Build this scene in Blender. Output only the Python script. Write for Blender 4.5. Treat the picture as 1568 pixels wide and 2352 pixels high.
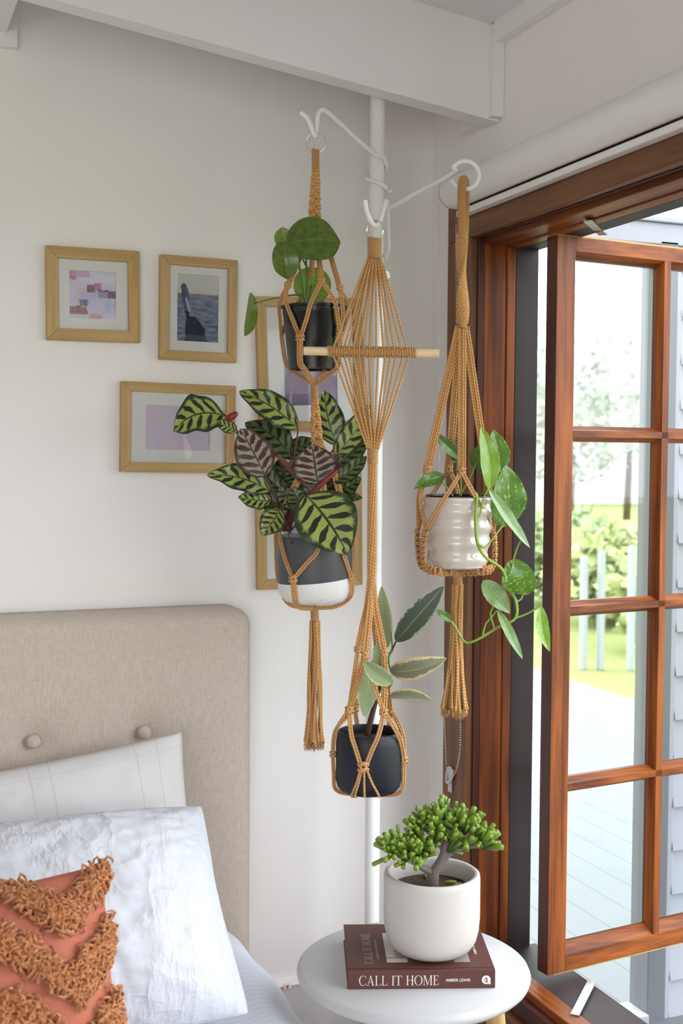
import bpy, bmesh, math, random
from mathutils import Vector, Matrix, noise
sc = bpy.context.scene
for o in list(bpy.data.objects): bpy.data.objects.remove(o)
# ------------------------------------------------------------------ camera
FPX, YAW, PITCH, ROLL, CAMZ = 2750.0, math.radians(22.0), math.radians(-2.54), math.radians(0.345), 1.437
fw = Vector((math.sin(YAW)*math.cos(PITCH), math.cos(YAW)*math.cos(PITCH), math.sin(PITCH)))
r0 = fw.cross(Vector((0, 0, 1))).normalized(); u0 = r0.cross(fw)
rt = r0*math.cos(ROLL)+u0*math.sin(ROLL); up = -r0*math.sin(ROLL)+u0*math.cos(ROLL)
CAM = Vector((0, 0, CAMZ))
cd = bpy.data.cameras.new('camera'); cam = bpy.data.objects.new('camera', cd); sc.collection.objects.link(cam)
cam.matrix_world = Matrix.Translation(CAM) @ Matrix((rt, up, -fw)).transposed().to_4x4()
cd.sensor_fit = 'VERTICAL'; cd.sensor_height = 22.3; cd.sensor_width = 14.87; cd.lens = FPX/2352*22.3
cd.clip_start = 0.05; cd.clip_end = 200
cd.dof.use_dof = True; cd.dof.focus_distance = 2.42; cd.dof.aperture_fstop = 3.2
sc.camera = cam
# ------------------------------------------------------------------ sky, sun, exposure
w = bpy.data.worlds.new('sky'); sc.world = w; w.use_nodes = True
bg = w.node_tree.nodes['Background']; bg.inputs[0].default_value = (0.89, 0.945, 1.0, 1); bg.inputs[1].default_value = 2.3
sd = bpy.data.lights.new('sun', 'SUN'); sd.energy = 2.0; sd.angle = math.radians(3); sd.color = (1, 0.95, 0.86)
sun = bpy.data.objects.new('sun', sd); sc.collection.objects.link(sun)
sun.rotation_euler = Vector((0.64, -0.55, -0.95)).to_track_quat('-Z', 'Y').to_euler()
vs = sc.view_settings; vs.view_transform = 'Standard'; vs.look = 'None'; vs.gamma = 1; vs.use_curve_mapping = False; vs.exposure = 1.2
sc.cycles.use_denoising = True; sc.cycles.max_bounces = 10; sc.cycles.diffuse_bounces = 6; sc.cycles.transparent_max_bounces = 16
sc.cycles.caustics_reflective = False; sc.cycles.caustics_refractive = False; sc.cycles.sample_clamp_indirect = 4

# ------------------------------------------------------------------ pixel to place
HN = Vector((math.sin(YAW), math.cos(YAW), 0)); HR = Vector((math.cos(YAW), -math.sin(YAW), 0))
def D(x, y): return (x-784)/FPX*rt-(y-1176)/FPX*up+fw
def aX(x, y, X): d = D(x, y); return CAM+d*(X/d.x)
def aY(x, y, Y): d = D(x, y); return CAM+d*(Y/d.y)
def aZ(x, y, z): d = D(x, y); return CAM+d*((z-CAMZ)/d.z)
def aD(x, y, k): d = D(x, y); return CAM+d*(k/d.dot(HN))       # k metres in front, level
def PXM(k): return k/FPX
R = random.Random(7)

# ------------------------------------------------------------------ mesh helpers
def tag(o, label=None, cat=None, group=None, kind=None):
    if label: o['label'] = label
    if cat: o['category'] = cat
    if group: o['group'] = group
    if kind: o['kind'] = kind
    return o
def thing(name, loc, label=None, cat=None, group=None, kind=None):
    o = bpy.data.objects.new(name, None); sc.collection.objects.link(o); o.location = loc; o.empty_display_size = .05
    return tag(o, label, cat, group, kind)
def rootloc(p):
    v = Vector((0, 0, 0))
    while p is not None: v = v+p.location; p = p.parent
    return v
class MB:
    def __init__(s): s.v = []; s.f = []; s.uv = []; s.mi = []; s.col = []
    def add(s, vs, fs, uvs=None, mi=0):
        n = len(s.v); s.v += [Vector(v) for v in vs]; s.f += [tuple(i+n for i in f) for f in fs]; s.mi += [mi]*len(fs)
        s.uv += list(uvs) if uvs else [(0, 0)]*len(vs)
        return s
    def box(s, x0, x1, y0, y1, z0, z1):
        return s.obox(Vector((0, 0, 0)), Vector((1, 0, 0)), Vector((0, 1, 0)), Vector((0, 0, 1)), x0, x1, y0, y1, z0, z1)
    def obox(s, o, ex, ey, ez, x0, x1, y0, y1, z0, z1):
        vs = [o+ex*x+ey*y+ez*z for z in (z0, z1) for y in (y0, y1) for x in (x0, x1)]
        return s.add(vs, [(0, 2, 3, 1), (4, 5, 7, 6), (0, 1, 5, 4), (2, 6, 7, 3), (0, 4, 6, 2), (1, 3, 7, 5)])
    def prism(s, base, offs):          # polygon base (list of points) swept by offs
        n = len(base); vs = list(base)+[b+offs for b in base]
        return s.add(vs, [tuple(range(n))[::-1], tuple(range(n, 2*n))]+[(i, (i+1) % n, n+(i+1) % n, n+i) for i in range(n)])
    def tube(s, path, rad, n=6, closed=False, caps=True):
        P = [Vector(p) for p in path]; m = len(P)
        rr = rad if isinstance(rad, (list, tuple)) else [rad]*m
        T = []
        for i in range(m):
            a = P[(i-1) % m] if (closed or i > 0) else P[i]; b = P[(i+1) % m] if (closed or i < m-1) else P[i]
            t = b-a; T.append(t.normalized() if t.length > 1e-9 else Vector((0, 0, 1)))
        h = Vector((0, 0, 1)) if abs(T[0].z) < .9 else Vector((1, 0, 0))
        N = (h-T[0]*h.dot(T[0])).normalized(); vs = []; uv = []; L = R.random()*.05
        for i in range(m):
            if i: L += (P[i]-P[i-1]).length
            N = N-T[i]*N.dot(T[i]); N = N.normalized() if N.length > 1e-6 else T[i].orthogonal().normalized()
            B = T[i].cross(N)
            for k in range(n):
                a = 2*math.pi*k/n; vs.append(P[i]+(N*math.cos(a)+B*math.sin(a))*rr[i]); uv.append((L, k/n))
        fs = []
        for i in range(m if closed else m-1):
            j = (i+1) % m
            for k in range(n): fs.append((i*n+k, i*n+(k+1) % n, j*n+(k+1) % n, j*n+k))
        if caps and not closed: fs += [tuple(range(n))[::-1], tuple(range((m-1)*n, m*n))]
        return s.add(vs, fs, uv)
    def lathe(s, prof, c, n=40, cap=True):
        c = Vector(c); vs = []; m = len(prof)
        for r, z in prof:
            for k in range(n):
                a = 2*math.pi*k/n; vs.append(c+Vector((r*math.cos(a), r*math.sin(a), z)))
        fs = [(i*n+k, i*n+(k+1) % n, (i+1)*n+(k+1) % n, (i+1)*n+k) for i in range(m-1) for k in range(n)]
        if cap and prof[0][0] > 1e-5: fs.append(tuple(range(n))[::-1])
        if cap and prof[-1][0] > 1e-5: fs.append(tuple(range((m-1)*n, m*n)))
        return s.add(vs, fs)
    def grid(s, fn, nu, nv, mi=0, flip=False, uvf=None):
        vs = []; uv = []
        for i in range(nu+1):
            for j in range(nv+1):
                vs.append(fn(i/nu, j/nv)); uv.append(uvf(i/nu, j/nv) if uvf else (i/nu, j/nv))
        fs = []
        for i in range(nu):
            for j in range(nv):
                q = (i*(nv+1)+j, (i+1)*(nv+1)+j, (i+1)*(nv+1)+j+1, i*(nv+1)+j+1); fs.append(q[::-1] if flip else q)
        return s.add(vs, fs, uv, mi)
    def build(s, name, mat, parent=None, smooth=False, bevel=0, loc=None, sharp=None, kind=None):
        me = bpy.data.meshes.new(name)
        o = bpy.data.objects.new(name, me); sc.collection.objects.link(o)
        if parent is not None: off = rootloc(parent); o.parent = parent
        else:
            if loc is None:
                xs = [v.x for v in s.v]; ys = [v.y for v in s.v]; zs = [v.z for v in s.v]
                loc = ((min(xs)+max(xs))/2, (min(ys)+max(ys))/2, min(zs))
            off = Vector(loc); o.location = off
        me.from_pydata([v-off for v in s.v], [], s.f)
        for m in (mat if isinstance(mat, (list, tuple)) else [mat]): me.materials.append(m)
        ul = me.uv_layers.new(name='UVMap'); buf = [0.0]*(2*len(me.loops))
        for l in me.loops: buf[2*l.index], buf[2*l.index+1] = s.uv[l.vertex_index]
        ul.data.foreach_set('uv', buf)
        me.polygons.foreach_set('material_index', s.mi)
        if s.col:
            ca = me.color_attributes.new('print', 'FLOAT_COLOR', 'POINT')
            ca.data.foreach_set('color', [c for q in s.col for c in (q[0], q[1], q[2], 1)])
        if smooth:
            me.polygons.foreach_set('use_smooth', [True]*len(me.polygons))
            if sharp: me.set_sharp_from_angle(angle=math.radians(sharp))
        me.update()
        if bevel:
            b = o.modifiers.new('bevel', 'BEVEL'); b.width = bevel; b.segments = 2; b.limit_method = 'ANGLE'
        if kind: o['kind'] = kind
        return o
def cat(pts, sub=6, closed=False):     # Catmull-Rom through points
    P = [Vector(p) for p in pts]; n = len(P); out = []
    for i in range(n if closed else n-1):
        if closed: a, b, c, d = P[(i-1) % n], P[i], P[(i+1) % n], P[(i+2) % n]
        else: a, b, c, d = P[max(i-1, 0)], P[i], P[i+1], P[min(i+2, n-1)]
        for k in range(sub):
            t = k/sub
            out.append(.5*((2*b)+(c-a)*t+(2*a-5*b+4*c-d)*t*t+(3*b-a-3*c+d)*t**3))
    if not closed: out.append(P[-1])
    return out
def lin(h):
    h = h.lstrip('#'); f = lambda c: c/12.92 if c <= .04045 else ((c+.055)/1.055)**2.4
    return tuple(f(int(h[i:i+2], 16)/255) for i in (0, 2, 4))

# ------------------------------------------------------------------ node helpers
class NT:
    def __init__(s, name):
        s.m = bpy.data.materials.new(name); s.m.use_nodes = True; s.t = s.m.node_tree
        s.b = s.t.nodes['Principled BSDF']
    def n(s, t, **k):
        q = s.t.nodes.new(t)
        for a, b in k.items(): setattr(q, a, b)
        return q
    def ln(s, a, b): s.t.links.new(a, b)
    def math(s, op, a, b=0.0, c=None):
        q = s.n('ShaderNodeMath', operation=op)
        for i, v in enumerate((a, b, c)):
            if v is None: continue
            if isinstance(v, (int, float)): q.inputs[i].default_value = v
            else: s.ln(v, q.inputs[i])
        return q.outputs[0]
    def smooth(s, x, a, b):
        q = s.n('ShaderNodeMapRange', interpolation_type='SMOOTHSTEP'); s.ln(x, q.inputs[0]); q.inputs[1].default_value = a; q.inputs[2].default_value = b
        return q.outputs[0]
    def mix(s, f, a, b):
        q = s.n('ShaderNodeMix', data_type='RGBA')
        for sk, v in ((q.inputs[0], f), (q.inputs[6], a), (q.inputs[7], b)):
            if isinstance(v, (int, float)): sk.default_value = v
            elif isinstance(v, tuple): sk.default_value = v+(1,) if len(v) == 3 else v
            else: s.ln(v, sk)
        return q.outputs[2]
    def noise(s, vec, scale, detail=3, rough=.5):
        q = s.n('ShaderNodeTexNoise'); q.inputs['Scale'].default_value = scale; q.inputs['Detail'].default_value = detail; q.inputs['Roughness'].default_value = rough
        if vec: s.ln(vec, q.inputs['Vector'])
        return q.outputs['Fac']
    def coords(s, kind='Object', scale=(1, 1, 1), rot=(0, 0, 0)):
        t = s.n('ShaderNodeTexCoord'); m = s.n('ShaderNodeMapping'); s.ln(t.outputs[kind], m.inputs[0])
        m.inputs['Scale'].default_value = scale; m.inputs['Rotation'].default_value = rot
        return m.outputs[0]
    def uv(s):
        t = s.n('ShaderNodeTexCoord'); q = s.n('ShaderNodeSeparateXYZ'); s.ln(t.outputs['UV'], q.inputs[0]); return q.outputs[0], q.outputs[1]
    def bump(s, h, strength=.3, dist=.002):
        q = s.n('ShaderNodeBump'); q.inputs['Strength'].default_value = strength; q.inputs['Distance'].default_value = dist; s.ln(h, q.inputs['Height']); s.ln(q.outputs[0], s.b.inputs['Normal'])
    def set(s, col=None, rough=None, spec=None, metal=None, sheen=None, coat=None):
        if col is not None:
            if isinstance(col, tuple): s.b.inputs['Base Color'].default_value = col+(1,)
            else: s.ln(col, s.b.inputs['Base Color'])
        for k, v in (('Roughness', rough), ('Specular IOR Level', spec), ('Metallic', metal), ('Sheen Weight', sheen), ('Coat Weight', coat)):
            if v is not None: s.b.inputs[k].default_value = v
        return s
def plain(name, col, rough=.5, spec=.5, metal=0, var=.0, scale=20, bump=0, coat=None):
    t = NT(name); c = col
    co = t.coords('Object'); nz = t.noise(co, scale, 4)
    if var: c = t.mix(nz, tuple(x*(1-var) for x in col), tuple(min(1, x*(1+var)) for x in col))
    if bump: t.bump(nz, bump, .002)
    t.set(c, rough, spec, metal, coat=coat); return t.m
def wood(name, c1, c2, axis, rough=.35, scale=1.0, coat=.2):
    t = NT(name); sc_ = [38*scale]*3; sc_[axis] = 2.2*scale
    co = t.coords('Object', tuple(sc_)); a = t.noise(co, 1.0, 6, .6)
    sc2 = [170*scale]*3; sc2[axis] = 5*scale
    b = t.noise(t.coords('Object', tuple(sc2)), 1.0, 3)
    k = t.math('ADD', t.math('MULTIPLY', a, .75), t.math('MULTIPLY', b, .25))
    t.set(t.mix(t.smooth(k, .34, .68), c1, c2), rough, .3, coat=coat); t.bump(b, .12, .001); return t.m
def cord_mat(name, c1, c2, freq=150):
    t = NT(name); u, v = t.uv()
    ph = t.math('FRACT', t.math('ADD', t.math('MULTIPLY', u, freq), t.math('MULTIPLY', v, 2.0)))
    tri = t.math('ABSOLUTE', t.math('SUBTRACT', t.math('MULTIPLY', ph, 2), 1))
    nz = t.noise(t.coords('Object'), 900, 2); k = t.math('ADD', t.math('MULTIPLY', tri, .7), t.math('MULTIPLY', nz, .5))
    t.set(t.mix(t.smooth(k, .1, .85), c1, c2), .9, .15, sheen=.3); t.bump(tri, .55, .0012); return t.m  # shade of the twist grooves is mixed into the colour too
def glass_mat(name, tint=(.97, .985, .98), ior=1.5):
    t = NT(name); tr = t.n('ShaderNodeBsdfTransparent'); tr.inputs[0].default_value = tint+(1,)
    gl = t.n('ShaderNodeBsdfGlossy'); gl.inputs['Roughness'].default_value = .01; fr = t.n('ShaderNodeFresnel'); fr.inputs[0].default_value = ior
    mx = t.n('ShaderNodeMixShader'); t.ln(fr.outputs[0], mx.inputs[0]); t.ln(tr.outputs[0], mx.inputs[1]); t.ln(gl.outputs[0], mx.inputs[2])
    t.ln(mx.outputs[0], t.t.nodes['Material Output'].inputs[0]); return t.m
def print_mat(name, rough=.6):
    t = NT(name); a = t.n('ShaderNodeVertexColor'); a.layer_name = 'print'; t.set(a.outputs[0], rough, .2); return t.m

M = {}
M['wall'] = plain('wall_paint', (.87, .845, .825), .75, .25, var=.012, scale=4)
M['white'] = plain('white_gloss_paint', (.84, .825, .815), .4, .4, var=.01, scale=6)
M['ceil'] = plain('ceiling_paint', (.78, .77, .77), .8, .2)
M['skirt'] = plain('skirting_paint', (.60, .585, .59), .5, .3)
M['floor'] = wood('floor_boards', (.20, .11, .06), (.36, .22, .12), 1, .4)
for i, a in enumerate('xyz'):
    M['cedar_'+a] = wood('stained_cedar_'+a, (.095, .021, .005), (.32, .085, .012), i, .45, coat=0)
    M['oak_'+a] = wood('oak_veneer_'+a, (.43, .275, .105), (.55, .37, .165), i, .55, 1.6, coat=0)
    M['brown_'+a] = wood('brown_casing_'+a, (.14, .058, .024), (.23, .10, .042), i, .45, coat=.05)
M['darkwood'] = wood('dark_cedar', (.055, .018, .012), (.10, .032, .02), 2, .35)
M['brownpaint'] = plain('brown_exterior_paint', (.042, .029, .029), .55, .3, var=.08)
M['cord'] = cord_mat('cotton_cord', (.37, .16, .05), (.67, .37, .14))
M['wrap'] = cord_mat('cotton_wrap', (.42, .185, .06), (.67, .37, .14), 500)
M['dowel'] = wood('pine_dowel', (.72, .52, .30), (.85, .66, .42), 0, .5, coat=0)
M['steel'] = plain('polished_nickel', (.78, .74, .66), .18, .5, 1)
M['alu'] = plain('stay_steel', (.42, .41, .39), .35, .5, 1)
M['powder'] = plain('white_powder_coat', (.85, .855, .85), .3, .5)
M['glass'] = glass_mat('window_glass')
M['pglass'] = glass_mat('picture_glass', (.985, .985, .985), 1.35)
M['mat'] = plain('mat_board', (.95, .925, .87), .8, .2)
M['matin'] = plain('mat_core', (.87, .86, .83), .8, .2)
M['blackplastic'] = plain('black_plastic', (.007, .008, .010), .25, .45)
M['blackmatte'] = plain('matte_black_ceramic', (.009, .011, .018), .45, .35, var=.1, scale=60)
M['soil'] = plain('potting_soil', (.085, .06, .045), .95, .1, var=.6, scale=160, bump=.35)
M['stone'] = plain('chalky_white_ceramic', (.56, .525, .49), .6, .3, var=.03, scale=14, bump=.03)
M['gloss'] = plain('glossy_cream_glaze', (.60, .53, .465), .12, .6, var=.03, scale=8, coat=.6)
M['tabletop'] = plain('white_stone_top', (.52, .517, .52), .38, .4, var=.025, scale=7)
M['sheet'] = plain('white_cotton', (.66, .67, .71), .85, .15)
M['print'] = print_mat('printed_paper')

# ------------------------------------------------------------------ the room
XR, YB = 1.305, 2.65
XO = 1.445                                   # outer face of the window wall
WT = [0]
def S(name, mb, mat, parent=None, **k):
    o = mb.build(name, mat, parent, **k)
    if parent is None: o['kind'] = 'structure'
    return o
b = MB().box(-3.2, XR, YB, YB+.12, 0, 3.0); S('wall_back', b, M['wall'])
YJ = 2.405; ZH = 1.922; ZS = .30; YE = -.35     # window opening: far jamb, head, sill, near jamb
b = MB(); b.box(XR, XO, YJ+.03, YB+.12, 0, 3.0); b.box(XR, XO, YE, YJ+.03, ZH+.03, 3.0); b.box(XR, XO, YE, YJ+.03, 0, ZS-.05); b.box(XR, XO, -2.4, YE, 0, 3.0)
S('wall_right', b, M['wall'])
b = MB().box(-3.32, -3.2, -2.4, YB+.12, 0, 3.0); S('wall_left', b, M['wall'])
b = MB(); b.box(-3.32, -3.0, -2.5, -2.4, 0, 3.0); b.box(-.4, XO, -2.5, -2.4, 0, 3.0); b.box(-3.0, -.4, -2.5, -2.4, 2.4, 3.0)  # unseen rear wall; its wide opening is added to let fill light in
S('wall_rear', b, M['wall'])
b = MB().box(-3.32, XO, -2.5, YB+.12, -.1, 0); S('floor', b, M['floor'])
SL = -.129                                   # the rake of the ceiling
def rake(x, z0): return z0+SL*(x-XR)
ZC = 2.375
def rakebox(mb, x0, x1, y0, y1, zlo, zhi):
    P = [Vector((x0, y0, rake(x0, zlo))), Vector((x1, y0, rake(x1, zlo))), Vector((x1, y0, rake(x1, zhi))), Vector((x0, y0, rake(x0, zhi)))]
    return mb.prism(P, Vector((0, y1-y0, 0)))
b = MB(); rakebox(b, .25, XO, -2.5, YB+.12, ZC, ZC+.08)
xr = .25; zr = rake(xr, ZC)
b.prism([Vector((-3.32, -2.5, 2.46)), Vector((xr, -2.5, zr)), Vector((xr, -2.5, zr+.08)), Vector((-3.32, -2.5, 2.54))], Vector((0, YB+2.62, 0)))
S('ceiling', b, M['ceil'])
BY0, BY1 = 2.325, 2.375
b = MB(); rakebox(b, .25, XR-.001, BY0, BY1, 2.172, ZC+.01); S('ceiling_beam', b, M['white'], bevel=.002)
b = MB().box(.02, .30, -2.4, YB-.001, 2.325, 2.56); S('ceiling_beam', b, M['white'], bevel=.002)
b = MB().box(-.02, .322, YB-.022, YB-.0005, 2.297, 2.56); S('trim_1', b, M['white'], bevel=.001)
b = MB().box(XR-.027, XR-.0005, BY0-.02, BY1+.10, 2.178, ZC); S('trim_2', b, M['white'], bevel=.001)
b = MB().box(XR-.026, XR-.0005, -2.4, BY0-.02, 2.335, ZC+.01); S('trim_3', b, M['white'], bevel=.001)
b = MB().box(-3.2, XR, YB-.016, YB-.0005, 0, .188); b.prism([Vector((-3.2, YB-.022, .188)), Vector((-3.2, YB, .188)), Vector((-3.2, YB, .206)), Vector((-3.2, YB-.008, .206))], Vector((XR+3.2, 0, 0)))
bo = S('baseboard_back', b, [M['skirt'], M['white']])
for p in bo.data.polygons:
    if p.center.z > .186: p.material_index = 1  # white cap on the grey face: light from above put into the colour

# ------------------------------------------------------------------ the timber window
win = thing('window_1', (XR, YJ-.6, 0), kind='structure')
YC0, YC1 = aX(1092, 1200, XR).y, aX(1040, 1200, XR).y      # left casing
ZCB, ZCT = 1.937, 2.03
bv = .002
MB().box(XR-.022, XR-.0005, YC0, YC1, .05, ZCB+.001).build('casing', M['brown_z'], win, bevel=.004)
MB().box(XR-.022, XR-.0005, YE, YC1, ZCB, ZCT).build('casing', M['brown_y'], win, bevel=.004)
MB().box(XR-.022, XR-.0005, YE, YC0, .10, ZS-.06).build('casing', M['brown_y'], win, bevel=.004)
MB().box(XR-.004, XR+.012, YJ+.001, YJ+.03, ZS-.06, ZH+.03).build('bead', M['darkwood'], win, bevel=.001)
MB().box(XR+.012, XR+.068, YJ, YJ+.05, ZS-.05, ZH+.04).build('jamb', M['cedar_z'], win, bevel=bv)
MB().box(XR+.068, XR+.09, YJ-.004, YJ+.05, ZS-.05, ZH+.04).build('jamb_stop', M['cedar_z'], win, bevel=bv)
MB().box(XR+.09, XO+.01, YJ-.004, YJ+.06, ZS-.05, ZH+.04).build('outer_jamb', M['brownpaint'], win, bevel=bv)
MB().box(XR-.001, XR+.012, YE, YJ+.03, ZH+.012, ZH+.035).build('bead', M['darkwood'], win, bevel=.001)
MB().box(XR+.012, XR+.068, YE, YJ+.05, ZH, ZH+.05).build('head', M['cedar_y'], win, bevel=bv)
MB().box(XR+.068, XR+.10, YE, YJ+.05, ZH-.004, ZH+.05).build('head_stop', M['cedar_y'], win, bevel=bv)
MB().box(XR+.10, XO+.01, YE, YJ+.05, ZH-.004, ZH+.06).build('outer_head', M['brownpaint'], win, bevel=bv)
MB().box(XR+.013, XR+.058, YE, YJ+.004, ZS-.05, ZS).build('sill', M['cedar_y'], win, bevel=.003)
MB().box(XR-.004, XR+.013, YE, YJ+.004, ZS-.06, ZS-.018).build('sill_bead', M['darkwood'], win, bevel=.002)
MB().box(XR+.058, XO+.03, YE, YJ+.004, ZS-.06, ZS-.004).build('outer_sill', M['brownpaint'], win, bevel=.003)
MB().box(XR+.012, XO+.01, YE-.05, YE, ZS-.05, ZH+.04).build('jamb', M['cedar_z'], win, bevel=bv)
# the open sash
SA = math.radians(84); ex = Vector((math.sin(SA), math.cos(SA), 0)); ey = Vector((-math.cos(SA), math.sin(SA), 0)); ez = Vector((0, 0, 1))
pe = aX(1246, 1400, XR+.078); SO = Vector((pe.x, aX(1268, 1400, XR+.078).y, 0))
def sash(px, py, dep=0):                      # (along, height) on the sash plane
    d = D(px, py); o = SO+ey*dep; t = (o-CAM).dot(ey)/d.dot(ey); q = CAM+d*t-o; return q.dot(ex), q.z
T = .036
zb0 = ZS+.012; zt1 = ZH-.006
s_st = sash(1313, 1200)[0]
s_m0, s_m1 = sash(1516, 1200)[0], sash(1530, 1200)[0]
s_end = s_m0+(s_m0-s_st)+s_st+.012
zrt = sash(1313, 592)[1]; zrb = sash(1305, 2192)[1]
sas = thing('window_2', SO+Vector((0, 0, zb0)), kind='structure')
def sb(x0, x1, y0, y1, z0, z1): return MB().obox(SO, ex, ey, ez, x0, x1, y0, y1, z0, z1)
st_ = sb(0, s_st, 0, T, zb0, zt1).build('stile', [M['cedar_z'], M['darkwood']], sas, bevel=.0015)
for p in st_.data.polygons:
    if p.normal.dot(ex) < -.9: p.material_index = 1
sb(s_end-s_st, s_end, 0, T, zb0, zt1).build('stile', M['cedar_z'], sas, bevel=.0015)
sb(s_st, s_end-s_st, 0.0005, T, zrt+.014, zt1).build('rail', M['cedar_x'], sas, bevel=.0015)
sb(s_st, s_end-s_st, 0.0005, T, zb0, zrb).build('rail', M['cedar_x'], sas, bevel=.0015)
sb(.0, s_end-.004, .004, T-.004, zt1, zt1+.004).build('weather_strip', M['oak_x'], sas)
sb(.02, s_end-.05, .004, T-.010, zb0-.004, zb0).build('weather_strip', M['oak_x'], sas)
def mold(x0, x1, zc, hw=.007, hw2=.017, name='muntin'):
    m = MB(); pr = [(-hw, 0), (hw, 0), (hw+.002, .008), (hw2, .020), (hw2, .031), (-hw2, .031), (-hw2, .020), (-hw-.002, .008)]
    m.prism([SO+ex*x0+ey*y+ez*(zc+a) for a, y in pr], ex*(x1-x0)); m.build(name, M['cedar_x'], sas)
zm = [(sash(1316, a)[1]+sash(1316, c)[1])/2 for a, c in ((982, 1010), (1385, 1416), (1790, 1822))]
smc = (s_m0+s_m1)/2
m = MB(); hw, hw2 = (s_m1-s_m0)/2, .015
m.prism([SO+ex*(smc+a)+ey*y+ez*zrb for a, y in [(-hw, 0), (hw, 0), (hw+.002, .008), (hw2, .020), (hw2, .031), (-hw2, .031), (-hw2, .020), (-hw-.002, .008)]], ez*(zrt+.014-zrb)); m.build('muntin', M['cedar_z'], sas)
m = MB(); m.prism([SO+ex*s_st+ey*y+ez*(zrt+.014+a) for a, y in [(.001, .002), (.001, .031), (-.014, .031), (-.012, .02), (-.004, .008)]], ex*(s_end-2*s_st)); m.build('moulding', M['cedar_x'], sas)
m = MB(); m.prism([SO+ex*s_st+ey*y+ez*(zrb+a) for a, y in [(-.001, .002), (.006, .008), (.016, .02), (.02, .031), (-.001, .031)]], ex*(s_end-2*s_st)); m.build('moulding', M['cedar_x'], sas)
rows = [zrb]+zm[::-1]+[zrt+.014]; cols = [(s_st, smc), (smc, s_end-s_st)]
for z in zm:
    for a, c in cols: mold(a, c, z)
for i in range(4):
    for a, c in cols: MB().add([SO+ex*x+ey*.026+ez*z for x, z in ((a-.003, rows[i]+.004), (c+.003, rows[i]+.004), (c+.003, rows[i+1]-.004), (a-.003, rows[i+1]-.004))], [(0, 1, 2, 3)]).build('pane', M['glass'], sas)
# stays
for A, Bp in ((aZ(1352, 509, ZH-.007), aZ(1384, 538, zt1+.006)), (aZ(1322, 2327, ZS+.002), aZ(1357, 2258, zb0-.007))):
    dv = (Bp-A); n2 = ez.cross(dv).normalized()
    MB().obox(A, dv.normalized(), n2, ez, -.01, dv.length+.006, -.009, .009, -.0015, .0015).build('stay_arm', M['alu'], sas)

# ------------------------------------------------------------------ roller blind
XBc = XR-.048; pc = aX(1040, 443, XBc); rb = .037; Yb0 = pc.y
bl = thing('roller_blind', (XBc, Yb0-.5, pc.z), 'white roller blind wound up above the timber window', 'blind')
def ytube(y0, y1, x, z, rad, n=32): return MB().tube([(x, y0, z), (x, y1, z)], rad, n)
ytube(YE-.1, Yb0-.004, XBc, pc.z, rb).build('rolled_fabric', M['white'], bl, smooth=True, sharp=40)
ytube(Yb0-.004, Yb0+.006, XBc, pc.z, rb-.002).build('end_cap', plain('blind_cap', (.55, .54, .47), .5), bl, smooth=True, sharp=40)
MB().box(XBc-.012, XR-.0005, Yb0+.006, Yb0+.010, pc.z-.034, pc.z+.034).build('bracket', M['white'], bl, bevel=.001)
zr1 = aX(1100, 466, XBc+.02).z; zr0 = aX(1100, 486, XBc+.02).z
prr = [(XR-.046, zr0), (XR-.024, zr0), (XR-.022, zr0+.006), (XR-.022, zr1), (XR-.030, zr1), (XR-.046, zr1-.006)]
MB().prism([Vector((x, YE-.1, z)) for x, z in prr], Vector((0, Yb0-.012-YE+.1, 0))).build('bottom_rail', M['white'], bl, bevel=.002)
MB().box(XR-.018, XR-.016, YE-.1, Yb0-.015, zr1-.004, pc.z-.01).build('fabric', M['white'], bl)
def beads(pts, name, parent, rad=.0021, step=.0058):
    P = cat(pts, 24); m = MB(); acc = 0; last = P[0]; L = [last]
    for p in P[1:]:
        d = (p-last).length
        while acc+d >= step:
            t = (step-acc)/d; last = last.lerp(p, t); L.append(last); d = (p-last).length; acc = 0
        acc += d; last = p
    for q in L:
        k = [q+Vector(v)*rad for v in ((1, 0, 0), (0, 1, 0), (-1, 0, 0), (0, -1, 0), (.0, 0, 1), (0, 0, -1))]
        m.add(k, [(0, 1, 4), (1, 2, 4), (2, 3, 4), (3, 0, 4), (1, 0, 5), (2, 1, 5), (3, 2, 5), (0, 3, 5)])
    return m.build(name, plain('chain_plastic', (.8, .79, .76), .3), parent, smooth=True, kind='stuff')
xc = XR-.028
hp = aX(1045, 1765, XR-.012)
ca = aX(1007, 470, XR-.07); cb = aX(1047, 500, xc)
beads([ca, aX(1008, 900, XR-.07), aX(1011, 1300, XR-.062), aX(1022, 1700, XR-.04), hp+Vector((-.012, .012, -.02)), hp+Vector((-.014, 0, -.03)), aX(1052, 1750, xc), aX(1057, 1640, xc), aX(1050, 1200, xc), cb], 'bead_chain', bl)
hm = MB(); hm.box(XR-.027, XR-.0225, hp.y-.009, hp.y+.009, hp.z-.055, hp.z+.006)
hold = hm.build('chain_holder', plain('clear_plastic', (.62, .58, .60), .15), bl, bevel=.002)
MB().tube(cat([hp+Vector((-.012, -.012, .002)), hp+Vector((-.016, -.012, -.02)), hp+Vector((-.02, 0, -.032)), hp+Vector((-.016, .012, -.02)), hp+Vector((-.012, .012, .002))], 5), .0035, 8).build('hook', plain('clear_plastic_hook', (.66, .62, .64), .15), hold, smooth=True)

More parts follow.
